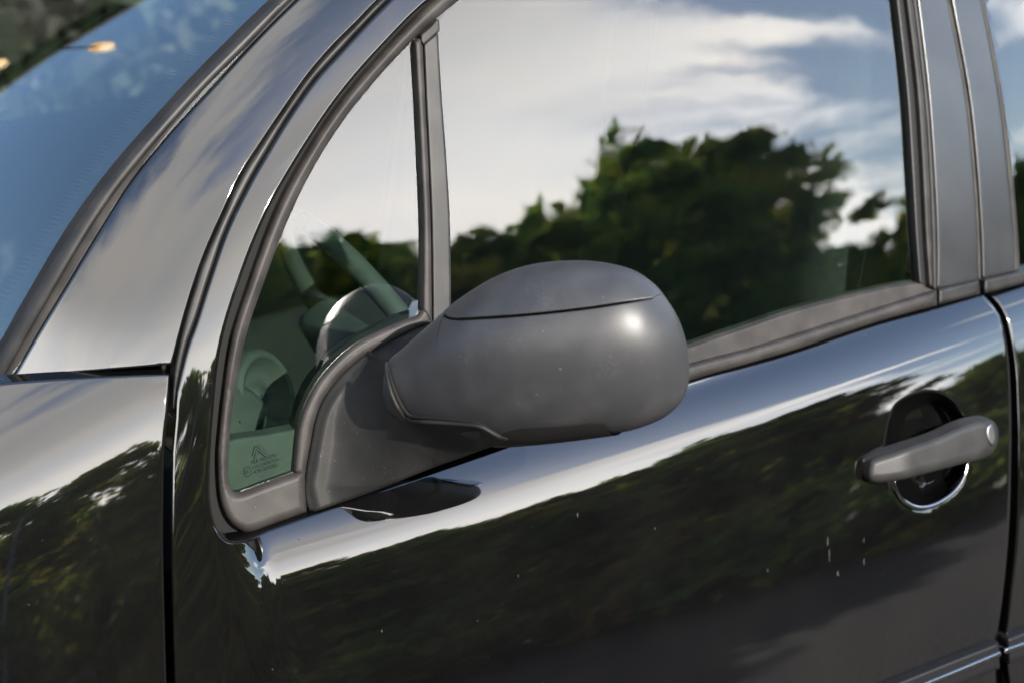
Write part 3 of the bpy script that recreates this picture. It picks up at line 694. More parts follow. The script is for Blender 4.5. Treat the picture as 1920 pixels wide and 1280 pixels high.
# dark plate under the shell, a little proud of it
R, Nn = [], []
for i in allr:
    if 930 < px_s[i] < 1170:
        a = PL[i]; qs = a-np.linspace(0, 1.1, 20)
        R.append([msurf(i, a, -0.002)]+[msurf(i, q, 0.0018) for q in qs]); Nn.append([tan_n(i, a, 1)]+[mnorm(i, q) for q in qs])
grid_mesh('mirror_lower_cover', R, Nn, M['gap_plastic'], mirror)
def resample_open(p, step):
    d = np.concatenate([[0], np.cumsum(np.hypot(*np.diff(p, axis=0).T))]); t = np.arange(0, d[-1], step); return np.stack([np.interp(t, d, p[:, 0]), np.interp(t, d, p[:, 1])], -1)
# the sail-shaped base flares out until its collar just covers the inner end of the housing
bl = spline([(585, 1000), (579, 956)] + base_left, 5)
collar = resample_open(spline([(727, 676), (727, 699), (736, 735), (750, 766), (771, 786), (817, 789), (895, 795), (909, 800), (937, 816), (955, 822)], 4), 3.0)
_hp = np.array([msurf(i, q) for i in range(0, len(SS), 2) for q in np.linspace(-1.5, 1.2, 60)]); _h2 = proj(_hp); _hd = (_hp-CAM)@fwd
def collar_lift(p):
    r = np.hypot(*(_h2-p).T); k = np.argsort(r)[:6]; dz = _hd[k].min()-0.007
    q = CAM + rays([p])[0]*dz
    return float(F_base(q[0], q[2])-q[1])-0.006
c_lift = np.array([collar_lift(p) for p in collar]); c_lift = np.convolve(np.pad(c_lift, 10, mode='edge'), np.ones(21)/21, 'valid')
c_lift[:56] *= 0.48+0.52*sm(np.linspace(0, 1, 56))
def base_rise(q):
    d = seg_dist(q, bl)
    wsum = 0; Ls = 0
    for a in range(len(collar)):
        r2 = (q[:, 0]-collar[a, 0])**2+(q[:, 1]-collar[a, 1])**2; w = 1/(r2+120.0)**2; wsum = wsum+w; Ls = Ls+w*c_lift[a]
    L = Ls/wsum
    bc = seg_dist(q, collar); dd = np.maximum(d-40*np.clip((d+bc-30)/150, 0, 1), 0); t = dd/np.maximum(dd+bc, 1e-6)
    return 0.008*sm(d/24.0) + (L-0.008)*t**1.35
# the collar's rolled lip and, inside it, a dark strip standing in for gap shade, both lying on the housing
def on_shell(p, lift):
    r = np.hypot(*(_h2-p).T); k = np.argsort(r)[:8]; w = 1/(r[k]+0.5); return (CAM + rays([p])[0]*((_hd[k]*w).sum()/w.sum()-lift))
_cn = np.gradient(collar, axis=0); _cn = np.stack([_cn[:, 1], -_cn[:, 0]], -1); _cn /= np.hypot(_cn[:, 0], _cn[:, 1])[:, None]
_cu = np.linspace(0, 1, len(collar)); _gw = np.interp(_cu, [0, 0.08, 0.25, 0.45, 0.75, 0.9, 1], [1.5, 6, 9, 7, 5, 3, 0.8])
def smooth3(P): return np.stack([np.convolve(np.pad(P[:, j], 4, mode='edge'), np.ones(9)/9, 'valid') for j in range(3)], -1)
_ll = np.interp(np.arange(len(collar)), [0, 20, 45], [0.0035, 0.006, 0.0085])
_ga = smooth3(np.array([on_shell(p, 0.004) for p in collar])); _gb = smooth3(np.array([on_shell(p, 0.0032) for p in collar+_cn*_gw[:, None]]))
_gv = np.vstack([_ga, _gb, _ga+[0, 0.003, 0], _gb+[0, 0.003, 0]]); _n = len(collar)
mesh_obj('collar_gap_shade', _gv, [q for i in range(_n-1) for q in ((i, i+1, _n+i+1, _n+i), (_n+i, _n+i+1, 3*_n+i+1, 3*_n+i), (2*_n+i, 2*_n+i+1, i+1, i))], M['deep'], mirror)
tube(smooth3(np.array([on_shell(p, l) for p, l in zip(collar-_cn*2.5, _ll)])), 0.0019, M['grain'], 'collar_lip', mirror, 12)
panel('mirror_base', base_poly, FB, M['grain'], mirror, 0.006, 0.0035, 0.05, 6, 4, extra=base_rise)
# the mirror glass looks to the rear
gv = []
for a in np.linspace(0, 2*math.pi, 40, endpoint=False):
    i = int(np.clip(np.searchsorted(px_s, 1085+115*math.cos(a)), 0, len(SS)-1))
    gv.append(A0 + AX*SS[i] + ZX*(0.5*(ZT[i]+ZBt[i])+0.27*(ZT[i]-ZBt[i])*math.sin(a)) - BX*0.0405)
gv2 = [p-BX*0.0025 for p in gv]
mesh_obj('mirror_glass', gv+gv2, [tuple(range(40)), tuple(range(79, 39, -1))]+[(k, (k+1) % 40, 40+(k+1) % 40, 40+k) for k in range(40)], M['mirror'], mirror, False)

# ---- marking etched on the quarter glass
def marking():
    q = D.objects['quarter_glass']
    me_v, me_f = [], []
    def add_text(s, px, size_px, squash=1.0):
        c = D.curves.new('tmp', 'FONT'); c.body = s; c.size = 1.0; c.resolution_u = 2
        o = D.objects.new('tmp', c); COL.objects.link(o)
        bpy.context.view_layer.update()
        me = o.to_mesh()
        vv = np.array([v.co[:] for v in me.vertices]) if len(me.vertices) else np.zeros((0, 3)); fs = [tuple(p.vertices) for p in me.polygons]
        o.to_mesh_clear(); D.objects.remove(o); D.curves.remove(c)
        ang = R_(17.5); ca, sa = math.cos(ang), math.sin(ang)
        x = vv[:, 0]*size_px*squash; y = vv[:, 1]*size_px
        P2 = np.stack([px[0]+x*ca-y*sa*0.55, px[1]-x*sa-y*ca], -1)
        off = len(me_v); me_v.extend(hit_l(P2, FB, np.full(len(P2), -0.0016))); me_f.extend([tuple(i+off for i in f) for f in fs])
    add_text('PILKINGTON', (476, 868), 10.5, 0.78)
    add_text('KINGSNORTON', (478, 876.5), 9, 0.80)
    add_text('43R-001582', (481, 885.5), 10.5, 0.88)
    add_text('E1', (463, 887), 11.5, 0.9)
    add_text('........', (489, 892), 9, 0.9)
    def poly(pts):
        off = len(me_v); me_v.extend(hit_l(np.array(pts, float), FB, np.full(len(pts), -0.0016))); me_f.append(tuple(range(off, off+len(pts))))
    n = 28
    for k in range(n):
        a, b = 2*math.pi*k/n, 2*math.pi*(k+1)/n
        poly([(468.5+rx*math.cos(t)*0.86, 881.5+rx*math.sin(t)*1.05) for t, rx in ((a, 9.2), (b, 9.2), (b, 8.2), (a, 8.2))])
    for dx, dy in ((0, 0), (2.5, 8.5)):     # double chevron
        poly([(484+dx, 833.5+dy), (497+dx, 845+dy), (500+dx, 845.5+dy), (500+dx, 842.5+dy), (487+dx, 833+dy)] if False else [(483.5+dx, 832.5+dy), (499+dx, 846+dy), (502+dx, 846.5+dy), (486+dx, 831.5+dy)])
        poly([(483.5+dx, 832.5+dy), (479+dx, 850+dy), (476.5+dx, 853+dy), (481+dx, 834+dy)])
    mesh_obj('glass_marking', me_v, me_f, M['print'], q, False)
marking()

# worn, scuffed patches on the mirror shell and cap
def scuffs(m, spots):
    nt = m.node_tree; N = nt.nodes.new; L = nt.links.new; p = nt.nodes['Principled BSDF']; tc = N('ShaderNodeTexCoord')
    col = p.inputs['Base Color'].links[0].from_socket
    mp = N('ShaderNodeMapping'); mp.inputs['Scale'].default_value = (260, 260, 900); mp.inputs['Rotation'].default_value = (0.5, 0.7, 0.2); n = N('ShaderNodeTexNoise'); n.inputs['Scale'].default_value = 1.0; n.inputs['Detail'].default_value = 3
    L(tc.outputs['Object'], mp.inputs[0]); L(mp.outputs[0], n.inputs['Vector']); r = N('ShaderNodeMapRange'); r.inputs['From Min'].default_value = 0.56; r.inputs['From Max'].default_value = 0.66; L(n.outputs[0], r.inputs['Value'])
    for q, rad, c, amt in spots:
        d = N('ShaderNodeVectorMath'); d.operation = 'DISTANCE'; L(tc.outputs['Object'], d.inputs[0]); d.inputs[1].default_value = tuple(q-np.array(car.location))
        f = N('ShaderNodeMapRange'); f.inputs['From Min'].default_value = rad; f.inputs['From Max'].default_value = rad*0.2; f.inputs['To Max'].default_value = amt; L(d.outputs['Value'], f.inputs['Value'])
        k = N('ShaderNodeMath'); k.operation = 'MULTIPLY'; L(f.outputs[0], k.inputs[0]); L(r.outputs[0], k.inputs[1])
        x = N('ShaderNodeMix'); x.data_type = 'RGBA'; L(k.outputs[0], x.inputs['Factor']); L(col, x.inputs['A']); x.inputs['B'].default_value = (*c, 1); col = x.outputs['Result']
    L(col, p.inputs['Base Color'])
def shell_at(px, py):
    i = int(np.searchsorted(px_s, px)); ph = np.linspace(-1.4, 1.5, 120); q = np.array([msurf(i, a) for a in ph]); return q[np.argmin(np.abs(proj(q)[:, 1]-py))]
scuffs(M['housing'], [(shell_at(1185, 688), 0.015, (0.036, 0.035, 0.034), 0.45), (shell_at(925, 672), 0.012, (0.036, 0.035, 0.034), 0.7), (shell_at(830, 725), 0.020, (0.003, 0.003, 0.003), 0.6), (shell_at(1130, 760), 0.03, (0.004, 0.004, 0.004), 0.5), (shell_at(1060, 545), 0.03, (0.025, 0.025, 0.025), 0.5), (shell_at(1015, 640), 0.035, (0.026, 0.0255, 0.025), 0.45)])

# ---- the rest of the cabin, seen through the glass
YF = YG + 1.42
def boxm(name, c, s, m, parent=car, bev=0.02, rot=None):
    bm = bmesh.new(); bmesh.ops.create_cube(bm, size=1.0)
    for v in bm.verts: v.co = Vector((v.co.x*s[0], v.co.y*s[1], v.co.z*s[2]))
    bmesh.ops.bevel(bm, geom=list(bm.edges), offset=min(bev, min(s)*0.45), segments=3, profile=0.6, affect='EDGES')
    if rot is not None: bmesh.ops.transform(bm, matrix=rot, verts=bm.verts)
    v = [np.array(w.co)+np.array(c) for w in bm.verts]; f = [[w.index for w in q.verts] for q in bm.faces]
    bm.verts.index_update(); bm.free()
    return mesh_obj(name, v, f, m, parent)
zbm = zb(0.4)
WHEEL = (0.34, YG+0.36, zbm-0.02)
boxm('cabin_floor', (0.75, YG+0.7, 0.42), (2.6, 1.45, 0.06), M['cabin'])
boxm('inner_door_panel', (0.55, YG+0.05, zbm-0.33), (1.35, 0.05, 0.50), M['cabin'])
boxm('far_door_panel', (0.75, YF+0.05, zbm-0.25), (2.6, 0.08, 0.62), M['cabin'])
boxm('rear_bulkhead', (2.05, YG+0.7, zbm-0.15), (0.12, 1.4, 0.8), M['cabin'])
# roof lining, bowed
_re = hit(spline([(700, -120), (800, -188), (950, -264), (1150, -340), (1480, -434), (1900, -530), (2400, -634)], 6), FS)
_rx, _ry, _rz = _re[:, 0], _re[:, 1], _re[:, 2]
YC = YG+0.70
def roof(k, t, drop=0.0):
    """k metres along the car, t from 0 at the near rail to 1 at the far rail."""
    y0 = np.interp(k, _rx, _ry); z0 = np.interp(k, _rx, _rz); y = y0+(2*(YC-y0))*t
    return np.stack([k, y, z0-0.004-drop+0.075*np.sin(np.pi*t)**0.8], -1)
sheet(lambda k, t: roof(k, t), np.linspace(_rx[0], _rx[-1], 40), np.linspace(0.0, 1.0, 30), 'roof', M['paint'], car, 0.012, (0, 0, -1))
sheet(lambda k, t: roof(k, t, 0.045), np.linspace(_rx[0]+0.04, _rx[-1], 20), np.linspace(0.03, 0.97, 16), 'headliner', M['liner'], car, 0.012, (0, 0, -1))
for xx in (0.84, 1.75):
    boxm('far_pillar', (xx, YF-0.06, zbm+0.30), (0.10, 0.06, 0.62), M['seat'], rot=Matrix.Rotation(R_(16), 4, 'X'))
tube(np.array([(-0.62+0.95*t, YF-0.02-0.10*t, zbm+0.0+0.60*math.sin(t*math.pi/2)) for t in np.linspace(0, 1, 16)]), 0.035, M['dash'], 'far_windscreen_pillar', car)
# dashboard: rolled top with a round end vent
def dash():
    v, f = [], []; sec = [(-0.42, 0.03), (-0.30, 0.055), (-0.16, 0.07), (-0.06, 0.062), (0.0, 0.03), (0.03, -0.04), (0.02, -0.14), (-0.03, -0.26), (-0.05, -0.42)]
    sec = spline(sec, 4); ys = np.linspace(YG+0.04, YF-0.03, 40)
    for y in ys:
        for a, b in sec: v.append((a+0.02, y, zbm-0.10+b+0.03*math.exp(-((y-YF+0.4)/0.2)**2)))
    w = len(sec)
    for i in range(len(ys)-1):
        for j in range(w-1): f.append((i*w+j, i*w+j+1, (i+1)*w+j+1, (i+1)*w+j))
    f.append(tuple(range(w)))
    return mesh_obj('dashboard', v, f, M['dash'], car)
dash()
def lathe(name, c, ax, prof, m, parent=car, n=28):
    ax = np.array(ax, float); ax /= np.linalg.norm(ax); u = np.cross(ax, [0.1, 0.2, 1.0]); u /= np.linalg.norm(u); w = np.cross(ax, u); v, f = [], []
    for h, r in prof:
        for k in range(n): v.append(np.array(c)+ax*h+r*(math.cos(2*math.pi*k/n)*u+math.sin(2*math.pi*k/n)*w))
    for i in range(len(prof)-1):
        for k in range(n): f.append((i*n+k, i*n+(k+1) % n, (i+1)*n+(k+1) % n, (i+1)*n+k))
    return mesh_obj(name, v, f, m, parent)
def inside_at(px, dy): return hit([px], lambda x, z: F_base(x, z)+dy)[0]
vc = inside_at((487, 742), 0.16)
lathe('dash_vent', vc, (0.55, -0.75, 0.25), [(-0.05, 0.046), (0.006, 0.046), (0.012, 0.041), (0.010, 0.036), (-0.004, 0.033), (-0.006, 0.014), (0.0, 0.012), (0.002, 0.001)], M['dash_light'])
lathe('speaker_pod', inside_at((436, 800), 0.12), (0.35, -0.75, 0.55), [(-0.03, 0.047), (0.006, 0.045), (0.011, 0.036), (0.013, 0.001)], M['dash_light'])
panel('sail_panel', [(405, 832), (440, 820), (500, 812), (552, 802), (580, 800), (580, 905), (520, 925), (440, 945), (400, 950)], lambda x, z: F_base(x, z)+0.0075, M['dash_light'], car, 0.0, 0.004, 0.012, 8, 6)
tube(hit(spline([(492, 800), (520, 806), (555, 798), (600, 770)], 5), lambda x, z: F_base(x, z)+0.10), 0.012, M['dash_light'], 'dash_edge', car, 10)
# steering wheel in front of the nearer seat
WC = np.array(WHEEL)
st = np.linspace(0, 2*math.pi, 49)
tube(np.array([WC + 0.185*(math.cos(a)*np.array([0, 1.0, 0])+math.sin(a)*np.array([-0.42, 0, 0.907])) for a in st]), 0.012, M['dash_light'], 'steering_wheel', car, 10)
boxm('steering_hub', WC+np.array([-0.03, 0, -0.01]), (0.05, 0.16, 0.12), M['dash'], car, 0.02, Matrix.Rotation(R_(-25), 4, 'Y'))
for a in (0.15, math.pi-0.15, -math.pi/2):
    e = 0.18*(math.cos(a)*np.array([0, 1.0, 0])+math.sin(a)*np.array([-0.42, 0, 0.907]))
    tube(np.array([WC+e*0.35+np.array([-0.02, 0, -0.01]), WC+e*0.7, WC+e]), 0.012, M['dash'], 'wheel_spoke', car, 8)
def seat(y0, label):
    s = empty('front_seat', (0, 0, 0), car); SUBS[s] = np.array(car.location)
    s['label'] = label
    boxm('seat_cushion', (0.52, y0, zbm-0.36), (0.5, 0.48, 0.16), M['seat'], s, 0.06)
    boxm('seat_back', (0.86, y0, zbm-0.02), (0.14, 0.46, 0.66), M['seat'], s, 0.06, Matrix.Rotation(R_(14), 4, 'Y'))
    boxm('headrest', (0.965, y0, zbm+0.40), (0.10, 0.27, 0.19), M['seat'], s, 0.045, Matrix.Rotation(R_(10), 4, 'Y'))
seat(YG+0.36, 'grey front seat nearer the camera'); seat(YF-0.37, 'grey front seat on the far side of the cabin')
boxm('rear_seat', (1.75, YG+0.7, zbm-0.1), (0.18, 1.25, 0.62), M['seat'], car, 0.07, Matrix.Rotation(R_(16), 4, 'Y'))
# lower sill and far-side skin close the body
boxm('door_sill', (0.4, 0.12, 0.42), (2.9, 0.16, 0.16), M['paint'], car, 0.03)
# bonnet and roof skins carry on beyond the picture
_be = hit(spline([(-990, 945), (-700, 852), (-400, 777), (-200, 740), (-60, 724)], 6), FF)
def bonnet(k, t):
    y0 = np.interp(k, _be[:, 0], _be[:, 1]); z0 = np.interp(k, _be[:, 0], _be[:, 2])
    return np.stack([k, y0+0.006+2*(YC-y0)*t, z0-0.006+0.085*np.sin(np.pi*t)**0.7], -1)
sheet(bonnet, np.linspace(_be[0, 0], _be[-1, 0]-0.10, 24), np.linspace(0.0, 1.0, 40), 'bonnet', M['paint'], car, 0.012, (0, 0, -1))
# ------------------------------------------------------------------ surroundings (met in the reflections)
def ground():
    m = D.materials.new('worn_asphalt'); m.use_nodes = True; nt = m.node_tree; N = nt.nodes.new; L = nt.links.new; p = nt.nodes['Principled BSDF']
    tc = N('ShaderNodeTexCoord'); n = N('ShaderNodeTexNoise'); n.inputs['Scale'].default_value = 0.9; n.inputs['Detail'].default_value = 9
    L(tc.outputs['Object'], n.inputs['Vector']); r = N('ShaderNodeValToRGB'); L(n.outputs[0], r.inputs[0])
    r.color_ramp.elements[0].position = 0.3; r.color_ramp.elements[0].color = (0.024, 0.0195, 0.0175, 1); r.color_ramp.elements[1].position = 0.7; r.color_ramp.elements[1].color = (0.046, 0.038, 0.034, 1)
    L(r.outputs[0], p.inputs['Base Color']); p.inputs['Roughness'].default_value = 0.9
    b = N('ShaderNodeBump'); b.inputs['Distance'].default_value = 0.02; n2 = N('ShaderNodeTexNoise'); n2.inputs['Scale'].default_value = 60; L(tc.outputs['Object'], n2.inputs['Vector']); L(n2.outputs[0], b.inputs['Height']); L(b.outputs[0], p.inputs['Normal'])
    S = 900
    o = _mesh_obj('ground', [(-S, -S, 0), (S, -S, 0), (S, S, 0), (-S, S, 0)], [(0, 1, 2, 3)], m); o['kind'] = 'structure'
ground()
def leaf_mat(name, a, b, c):
    m = D.materials.new(name); m.use_nodes = True; nt = m.node_tree; N = nt.nodes.new; L = nt.links.new; p = nt.nodes['Principled BSDF']
    tc = N('ShaderNodeTexCoord'); n = N('ShaderNodeTexNoise'); n.inputs['Scale'].default_value = 0.9; n.inputs['Detail'].default_value = 3
    L(tc.outputs['Object'], n.inputs['Vector']); r = N('ShaderNodeValToRGB'); L(n.outputs[0], r.inputs[0])
    r.color_ramp.elements[0].position = 0.36; r.color_ramp.elements[0].color = (*a, 1); r.color_ramp.elements[1].position = 0.62; r.color_ramp.elements[1].color = (*c, 1)
    e = r.color_ramp.elements.new(0.49); e.color = (*b, 1)
    L(r.outputs[0], p.inputs['Base Color']); p.inputs['Roughness'].default_value = 0.6
    tr = N('ShaderNodeBsdfTranslucent'); L(r.outputs[0], tr.inputs['Color']); mx = N('ShaderNodeMixShader'); mx.inputs[0].default_value = 0.55
    o = nt.nodes['Material Output']; L(p.outputs[0], mx.inputs[1]); L(tr.outputs[0], mx.inputs[2]); L(mx.outputs[0], o.inputs[0])
    return m
LEAF = [leaf_mat('dark_leaf', (0.055, 0.115, 0.017), (0.145, 0.240, 0.030), (0.38, 0.39, 0.045)),
        leaf_mat('olive_leaf', (0.080, 0.125, 0.017), (0.23, 0.25, 0.030), (0.48, 0.40, 0.04)),
        leaf_mat('autumn_leaf', (0.060, 0.075, 0.016), (0.17, 0.15, 0.02), (0.40, 0.22, 0.025))]
BARK = mat('bark', (0.06, 0.048, 0.038), 0.9, 0.2, noise=(6, (0.10, 0.085, 0.07), 0.4, 0.7), bump=[(30, 0.6, 0.02)])
def crown_mesh(h, rad, n, seed, leaf=0.20, low=0.1):
    g = np.random.default_rng(seed); cl = []
    for k in range(110):
        t = g.random(); a = g.random()*2*math.pi; z = h*(low+(0.97-low)*t); rr = rad*math.sin(math.pi*min(1, 0.18+0.80*t**0.9))**0.7*(0.35+0.75*g.random()**0.6)
        cl.append((rr*math.cos(a), rr*math.sin(a), z, rad*(0.16+0.20*g.random())))
    cl = np.array(cl); idx = g.integers(0, len(cl), n); d = g.normal(size=(n, 3)); d /= np.linalg.norm(d, axis=1)[:, None]
    q = (cl[idx, 3]*(0.25+0.85*g.random(n)))[:, None]; c = cl[idx, :3] + d*q*[1, 1, 0.34]
    c[:, 2] -= 0.30*(np.hypot(d[:, 0], d[:, 1])*q[:, 0])**1.5          # sprays droop at their tips
    u = g.normal(size=(n, 3))*[1, 1, 0.45]; u /= np.linalg.norm(u, axis=1)[:, None]; w = np.cross(u, g.normal(size=(n, 3))); w /= np.linalg.norm(w, axis=1)[:, None]
    s = (leaf*(0.6+0.8*g.random(n)))[:, None]
    v = np.empty((n*4, 3)); v[0::4] = c-u*s; v[1::4] = c-w*s*0.5; v[2::4] = c+u*s; v[3::4] = c+w*s*0.5
    me = D.meshes.new('crown'); me.vertices.add(n*4); me.vertices.foreach_set('co', v.ravel()); me.loops.add(n*4); me.loops.foreach_set('vertex_index', np.arange(n*4)); me.polygons.add(n); me.polygons.foreach_set('loop_start', np.arange(0, n*4, 4)); me.polygons.foreach_set('loop_total', np.full(n, 4)); me.update(); me.validate()
    return me
def trunk_mesh(h, r, seed):
    g = np.random.default_rng(seed); v, f = [], []
    def limb(p0, p1, r0, r1, n=7):
        o = len(v); ax = p1-p0; a = np.cross(ax, [0.3, 0.5, 0.2]); a /= np.linalg.norm(a); b = np.cross(ax/np.linalg.norm(ax), a)
        for k in range(4):
            t = k/3; c = p0+ax*t + (0.03*h*g.normal(size=3)*0.25 if 0 < k < 3 else 0)
            for j in range(n): v.append(c+(r0+(r1-r0)*t)*(math.cos(2*math.pi*j/n)*a+math.sin(2*math.pi*j/n)*b))
        for k in range(3):
            for j in range(n): f.append((o+k*n+j, o+k*n+(j+1) % n, o+(k+1)*n+(j+1) % n, o+(k+1)*n+j))
    limb(np.zeros(3), np.array([0.1, 0, h*0.6]), r, r*0.5)
    for k in range(6):
        a = 2*math.pi*k/6+g.random(); z = h*(0.28+0.06*k)
        limb(np.array([0.05, 0, z]), np.array([math.cos(a)*h*0.25, math.sin(a)*h*0.25, z+h*0.22]), r*0.42, r*0.1)
    return v, f
PROTO = {}
def tree(az, dist, h, kind, label, group=None, wide=0.36, low=0.1):
    a = R_(az); x, y = math.sin(a)*dist+0.3, -math.cos(a)*dist
    t = empty('leafy_tree', (x, y, 0)); tag(t, label, 'tree', group)
    seed = int(abs(az)*7+dist*3+h*11)+100
    me = crown_mesh(h, h*wide, 9000, seed, 0.017*h+0.03, low); me.materials.append(LEAF[kind])
    c = D.objects.new('crown', me); COL.objects.link(c); c.parent = t
    v, f = trunk_mesh(h, 0.035*h, seed); _mesh_obj('trunk', v, f, BARK, t)
    return t
G = 'trees behind the photographer, mirrored in the glass and paint'
TREES = [(-28, 19, 9.2, 0, 'dark green tree mirrored at the far left of the black front wing'),
         (-17, 17, 8.2, 0, 'dark tree mirrored in the front wing left of the lamp post'),
         (-6, 18, 8.6, 1, 'olive green tree mirrored in the front wing beside the door gap'),
         (4, 16, 7.2, 0, 'dark green tree mirrored low in the quarter glass'),
         (12, 15, 6.9, 1, 'yellowish green tree mirrored behind the glass marking'),
         (18, 14, 6.0, 0, 'low dark tree mirrored just right of the window divider'),
         (25, 13, 4.95, 1, 'olive tree with yellow tips mirrored left of the mirror cap'),
         (30, 12.5, 4.5, 0, 'dark tree with a pointed top mirrored above the middle of the mirror cap'),
         (36, 13, 4.95, 0, 'spreading dark tree mirrored right of the middle of the door glass'),
         (40.5, 14, 5.15, 1, 'rounded tree mirrored next to the glass channel'),
         (44.5, 15.5, 2.9, 0, 'small dark tree mirrored behind the rounded one, touching the glass channel'),
         (54, 24, 4.2, 0, 'small distant tree mirrored beyond the gap near the door pillar'),
         (66, 27, 4.6, 2, 'autumn tinted tree mirrored in the rear door')]
for t in TREES: tree(*t, group=G)
def woods():
    g = np.random.default_rng(11); n = 64000; a = np.radians(g.uniform(-125, 118, n)); r = 38+g.uniform(-3, 5, n); da = np.degrees(a)
    top = np.where(da < 42, 11.5, 4.6)+0.9*np.sin(a*23)+0.6*np.sin(a*51+1); z = top*g.random(n)**0.8
    c = np.stack([r*np.sin(a), -r*np.cos(a), z], -1)
    u = g.normal(size=(n, 3)); u /= np.linalg.norm(u, axis=1)[:, None]; w = np.cross(u, g.normal(size=(n, 3))); w /= np.linalg.norm(w, axis=1)[:, None]; s = (0.32+0.42*g.random(n))[:, None]
    v = np.empty((n*4, 3)); v[0::4] = c-u*s; v[1::4] = c-w*s*0.55; v[2::4] = c+u*s; v[3::4] = c+w*s*0.55
    me = D.meshes.new('woodland'); me.vertices.add(n*4); me.vertices.foreach_set('co', v.ravel()); me.loops.add(n*4); me.loops.foreach_set('vertex_index', np.arange(n*4)); me.polygons.add(n); me.polygons.foreach_set('loop_start', np.arange(0, n*4, 4)); me.polygons.foreach_set('loop_total', np.full(n, 4)); me.update()
    me.materials.append(LEAF[0]); o = D.objects.new('woodland', me); COL.objects.link(o); tag(o, 'far dark woodland belt mirrored low in the front wing and door', 'woods', kind='stuff')
woods()
# low bushes at the verge in front of the trees
for k, (az, dist, h, kind, lab) in enumerate([(6, 12, 1.9, 2, 'low yellow green bush mirrored in the lower door skin under the mirror'), (17, 11, 1.8, 0, 'dark low bush mirrored in the door skin left of the middle'),
                                (26, 10.5, 1.9, 2, 'orange flecked bush mirrored left of the door handle'), (34, 8.6, 1.3, 2, 'yellow green bush mirrored under the door handle'), (41, 7.2, 1.15, 0, 'dark low bush mirrored between the handle and the rear door gap'), (49, 6.3, 1.0, 0, 'dark bush mirrored near the rear door gap')]):
    a = R_(az); t = empty('verge_bush', (math.sin(a)*dist+0.3, -math.cos(a)*dist, 0)); tag(t, lab, 'bush', 'low bushes along the verge')
    me = crown_mesh(h, h*1.15, 3200, 300+k, 0.10, 0.02); me.materials.append(LEAF[kind])
    c = D.objects.new('crown', me); COL.objects.link(c); c.parent = t
    v, f = trunk_mesh(h, 0.04*h, 300+k); _mesh_obj('trunk', v, f, BARK, t)

# ---- across the car: clipped hedge, added to darken the far windows, and a long low building with lit windows under a straight eave
def hedge():
    g = np.random.default_rng(5); n = 26000; c = np.stack([g.uniform(-9, 12, n), 3.3+g.uniform(-0.5, 0.5, n), g.uniform(0.02, 1.75, n)], -1)
    c[:, 2] += 0.12*np.sin(c[:, 0]*2.1)*(c[:, 2]/1.7)
    u = g.normal(size=(n, 3)); u /= np.linalg.norm(u, axis=1)[:, None]; w = np.cross(u, g.normal(size=(n, 3))); w /= np.linalg.norm(w, axis=1)[:, None]; s = (0.05+0.05*g.random(n))[:, None]
    v = np.empty((n*4, 3)); v[0::4] = c-u*s; v[1::4] = c-w*s*0.5; v[2::4] = c+u*s; v[3::4] = c+w*s*0.5
    me = D.meshes.new('hedge'); me.vertices.add(n*4); me.vertices.foreach_set('co', v.ravel()); me.loops.add(n*4); me.loops.foreach_set('vertex_index', np.arange(n*4)); me.polygons.add(n); me.polygons.foreach_set('loop_start', np.arange(0, n*4, 4)); me.polygons.foreach_set('loop_total', np.full(n, 4)); me.update()
    me.materials.append(leaf_mat('hedge_leaf', (0.004, 0.008, 0.0025), (0.008, 0.014, 0.004), (0.028, 0.027, 0.006))); o = D.objects.new('hedge', me); COL.objects.link(o); tag(o, 'dense clipped green hedge added on the far side to darken the view through the cabin', 'hedge', kind='stuff')
hedge()


# ---- a dark timber building across the lane, its eave mirrored in the windscreen
def plain(name, v, f, m, parent): return _mesh_obj(name, v, f, m, parent, False)
def cube_vf(x0, x1, y0, y1, z0, z1, fr):
    v = [fr(x, y, z) for x in (x0, x1) for y in (y0, y1) for z in (z0, z1)]
    return v, [(0, 1, 3, 2), (4, 6, 7, 5), (0, 4, 5, 1), (2, 3, 7, 6), (0, 2, 6, 4), (1, 5, 7, 3)]
M['timber'] = mat('dark_timber', (0.012, 0.011, 0.0095), 0.8, 0.1, noise=(3, (0.02, 0.018, 0.0155), 0.4, 0.7))
M['roofing'] = mat('roof_felt', (0.03, 0.03, 0.032), 0.8, 0.2, noise=(4, (0.045, 0.044, 0.044), 0.4, 0.7))
M['fascia'] = mat('fascia_paint', (0.02, 0.022, 0.02), 0.5, 0.3, noise=(5, (0.03, 0.032, 0.03), 0.4, 0.7))
def lit(name, col, power):
    m = D.materials.new(name); m.use_nodes = True; p = m.node_tree.nodes['Principled BSDF']; p.inputs['Base Color'].default_value = (0.3, 0.25, 0.2, 1)
    p.inputs['Emission Color'].default_value = (*col, 1); p.inputs['Emission Strength'].default_value = power; return m
M['lamp'] = lit('lamp_glow', (1.0, 0.55, 0.22), 0.4)
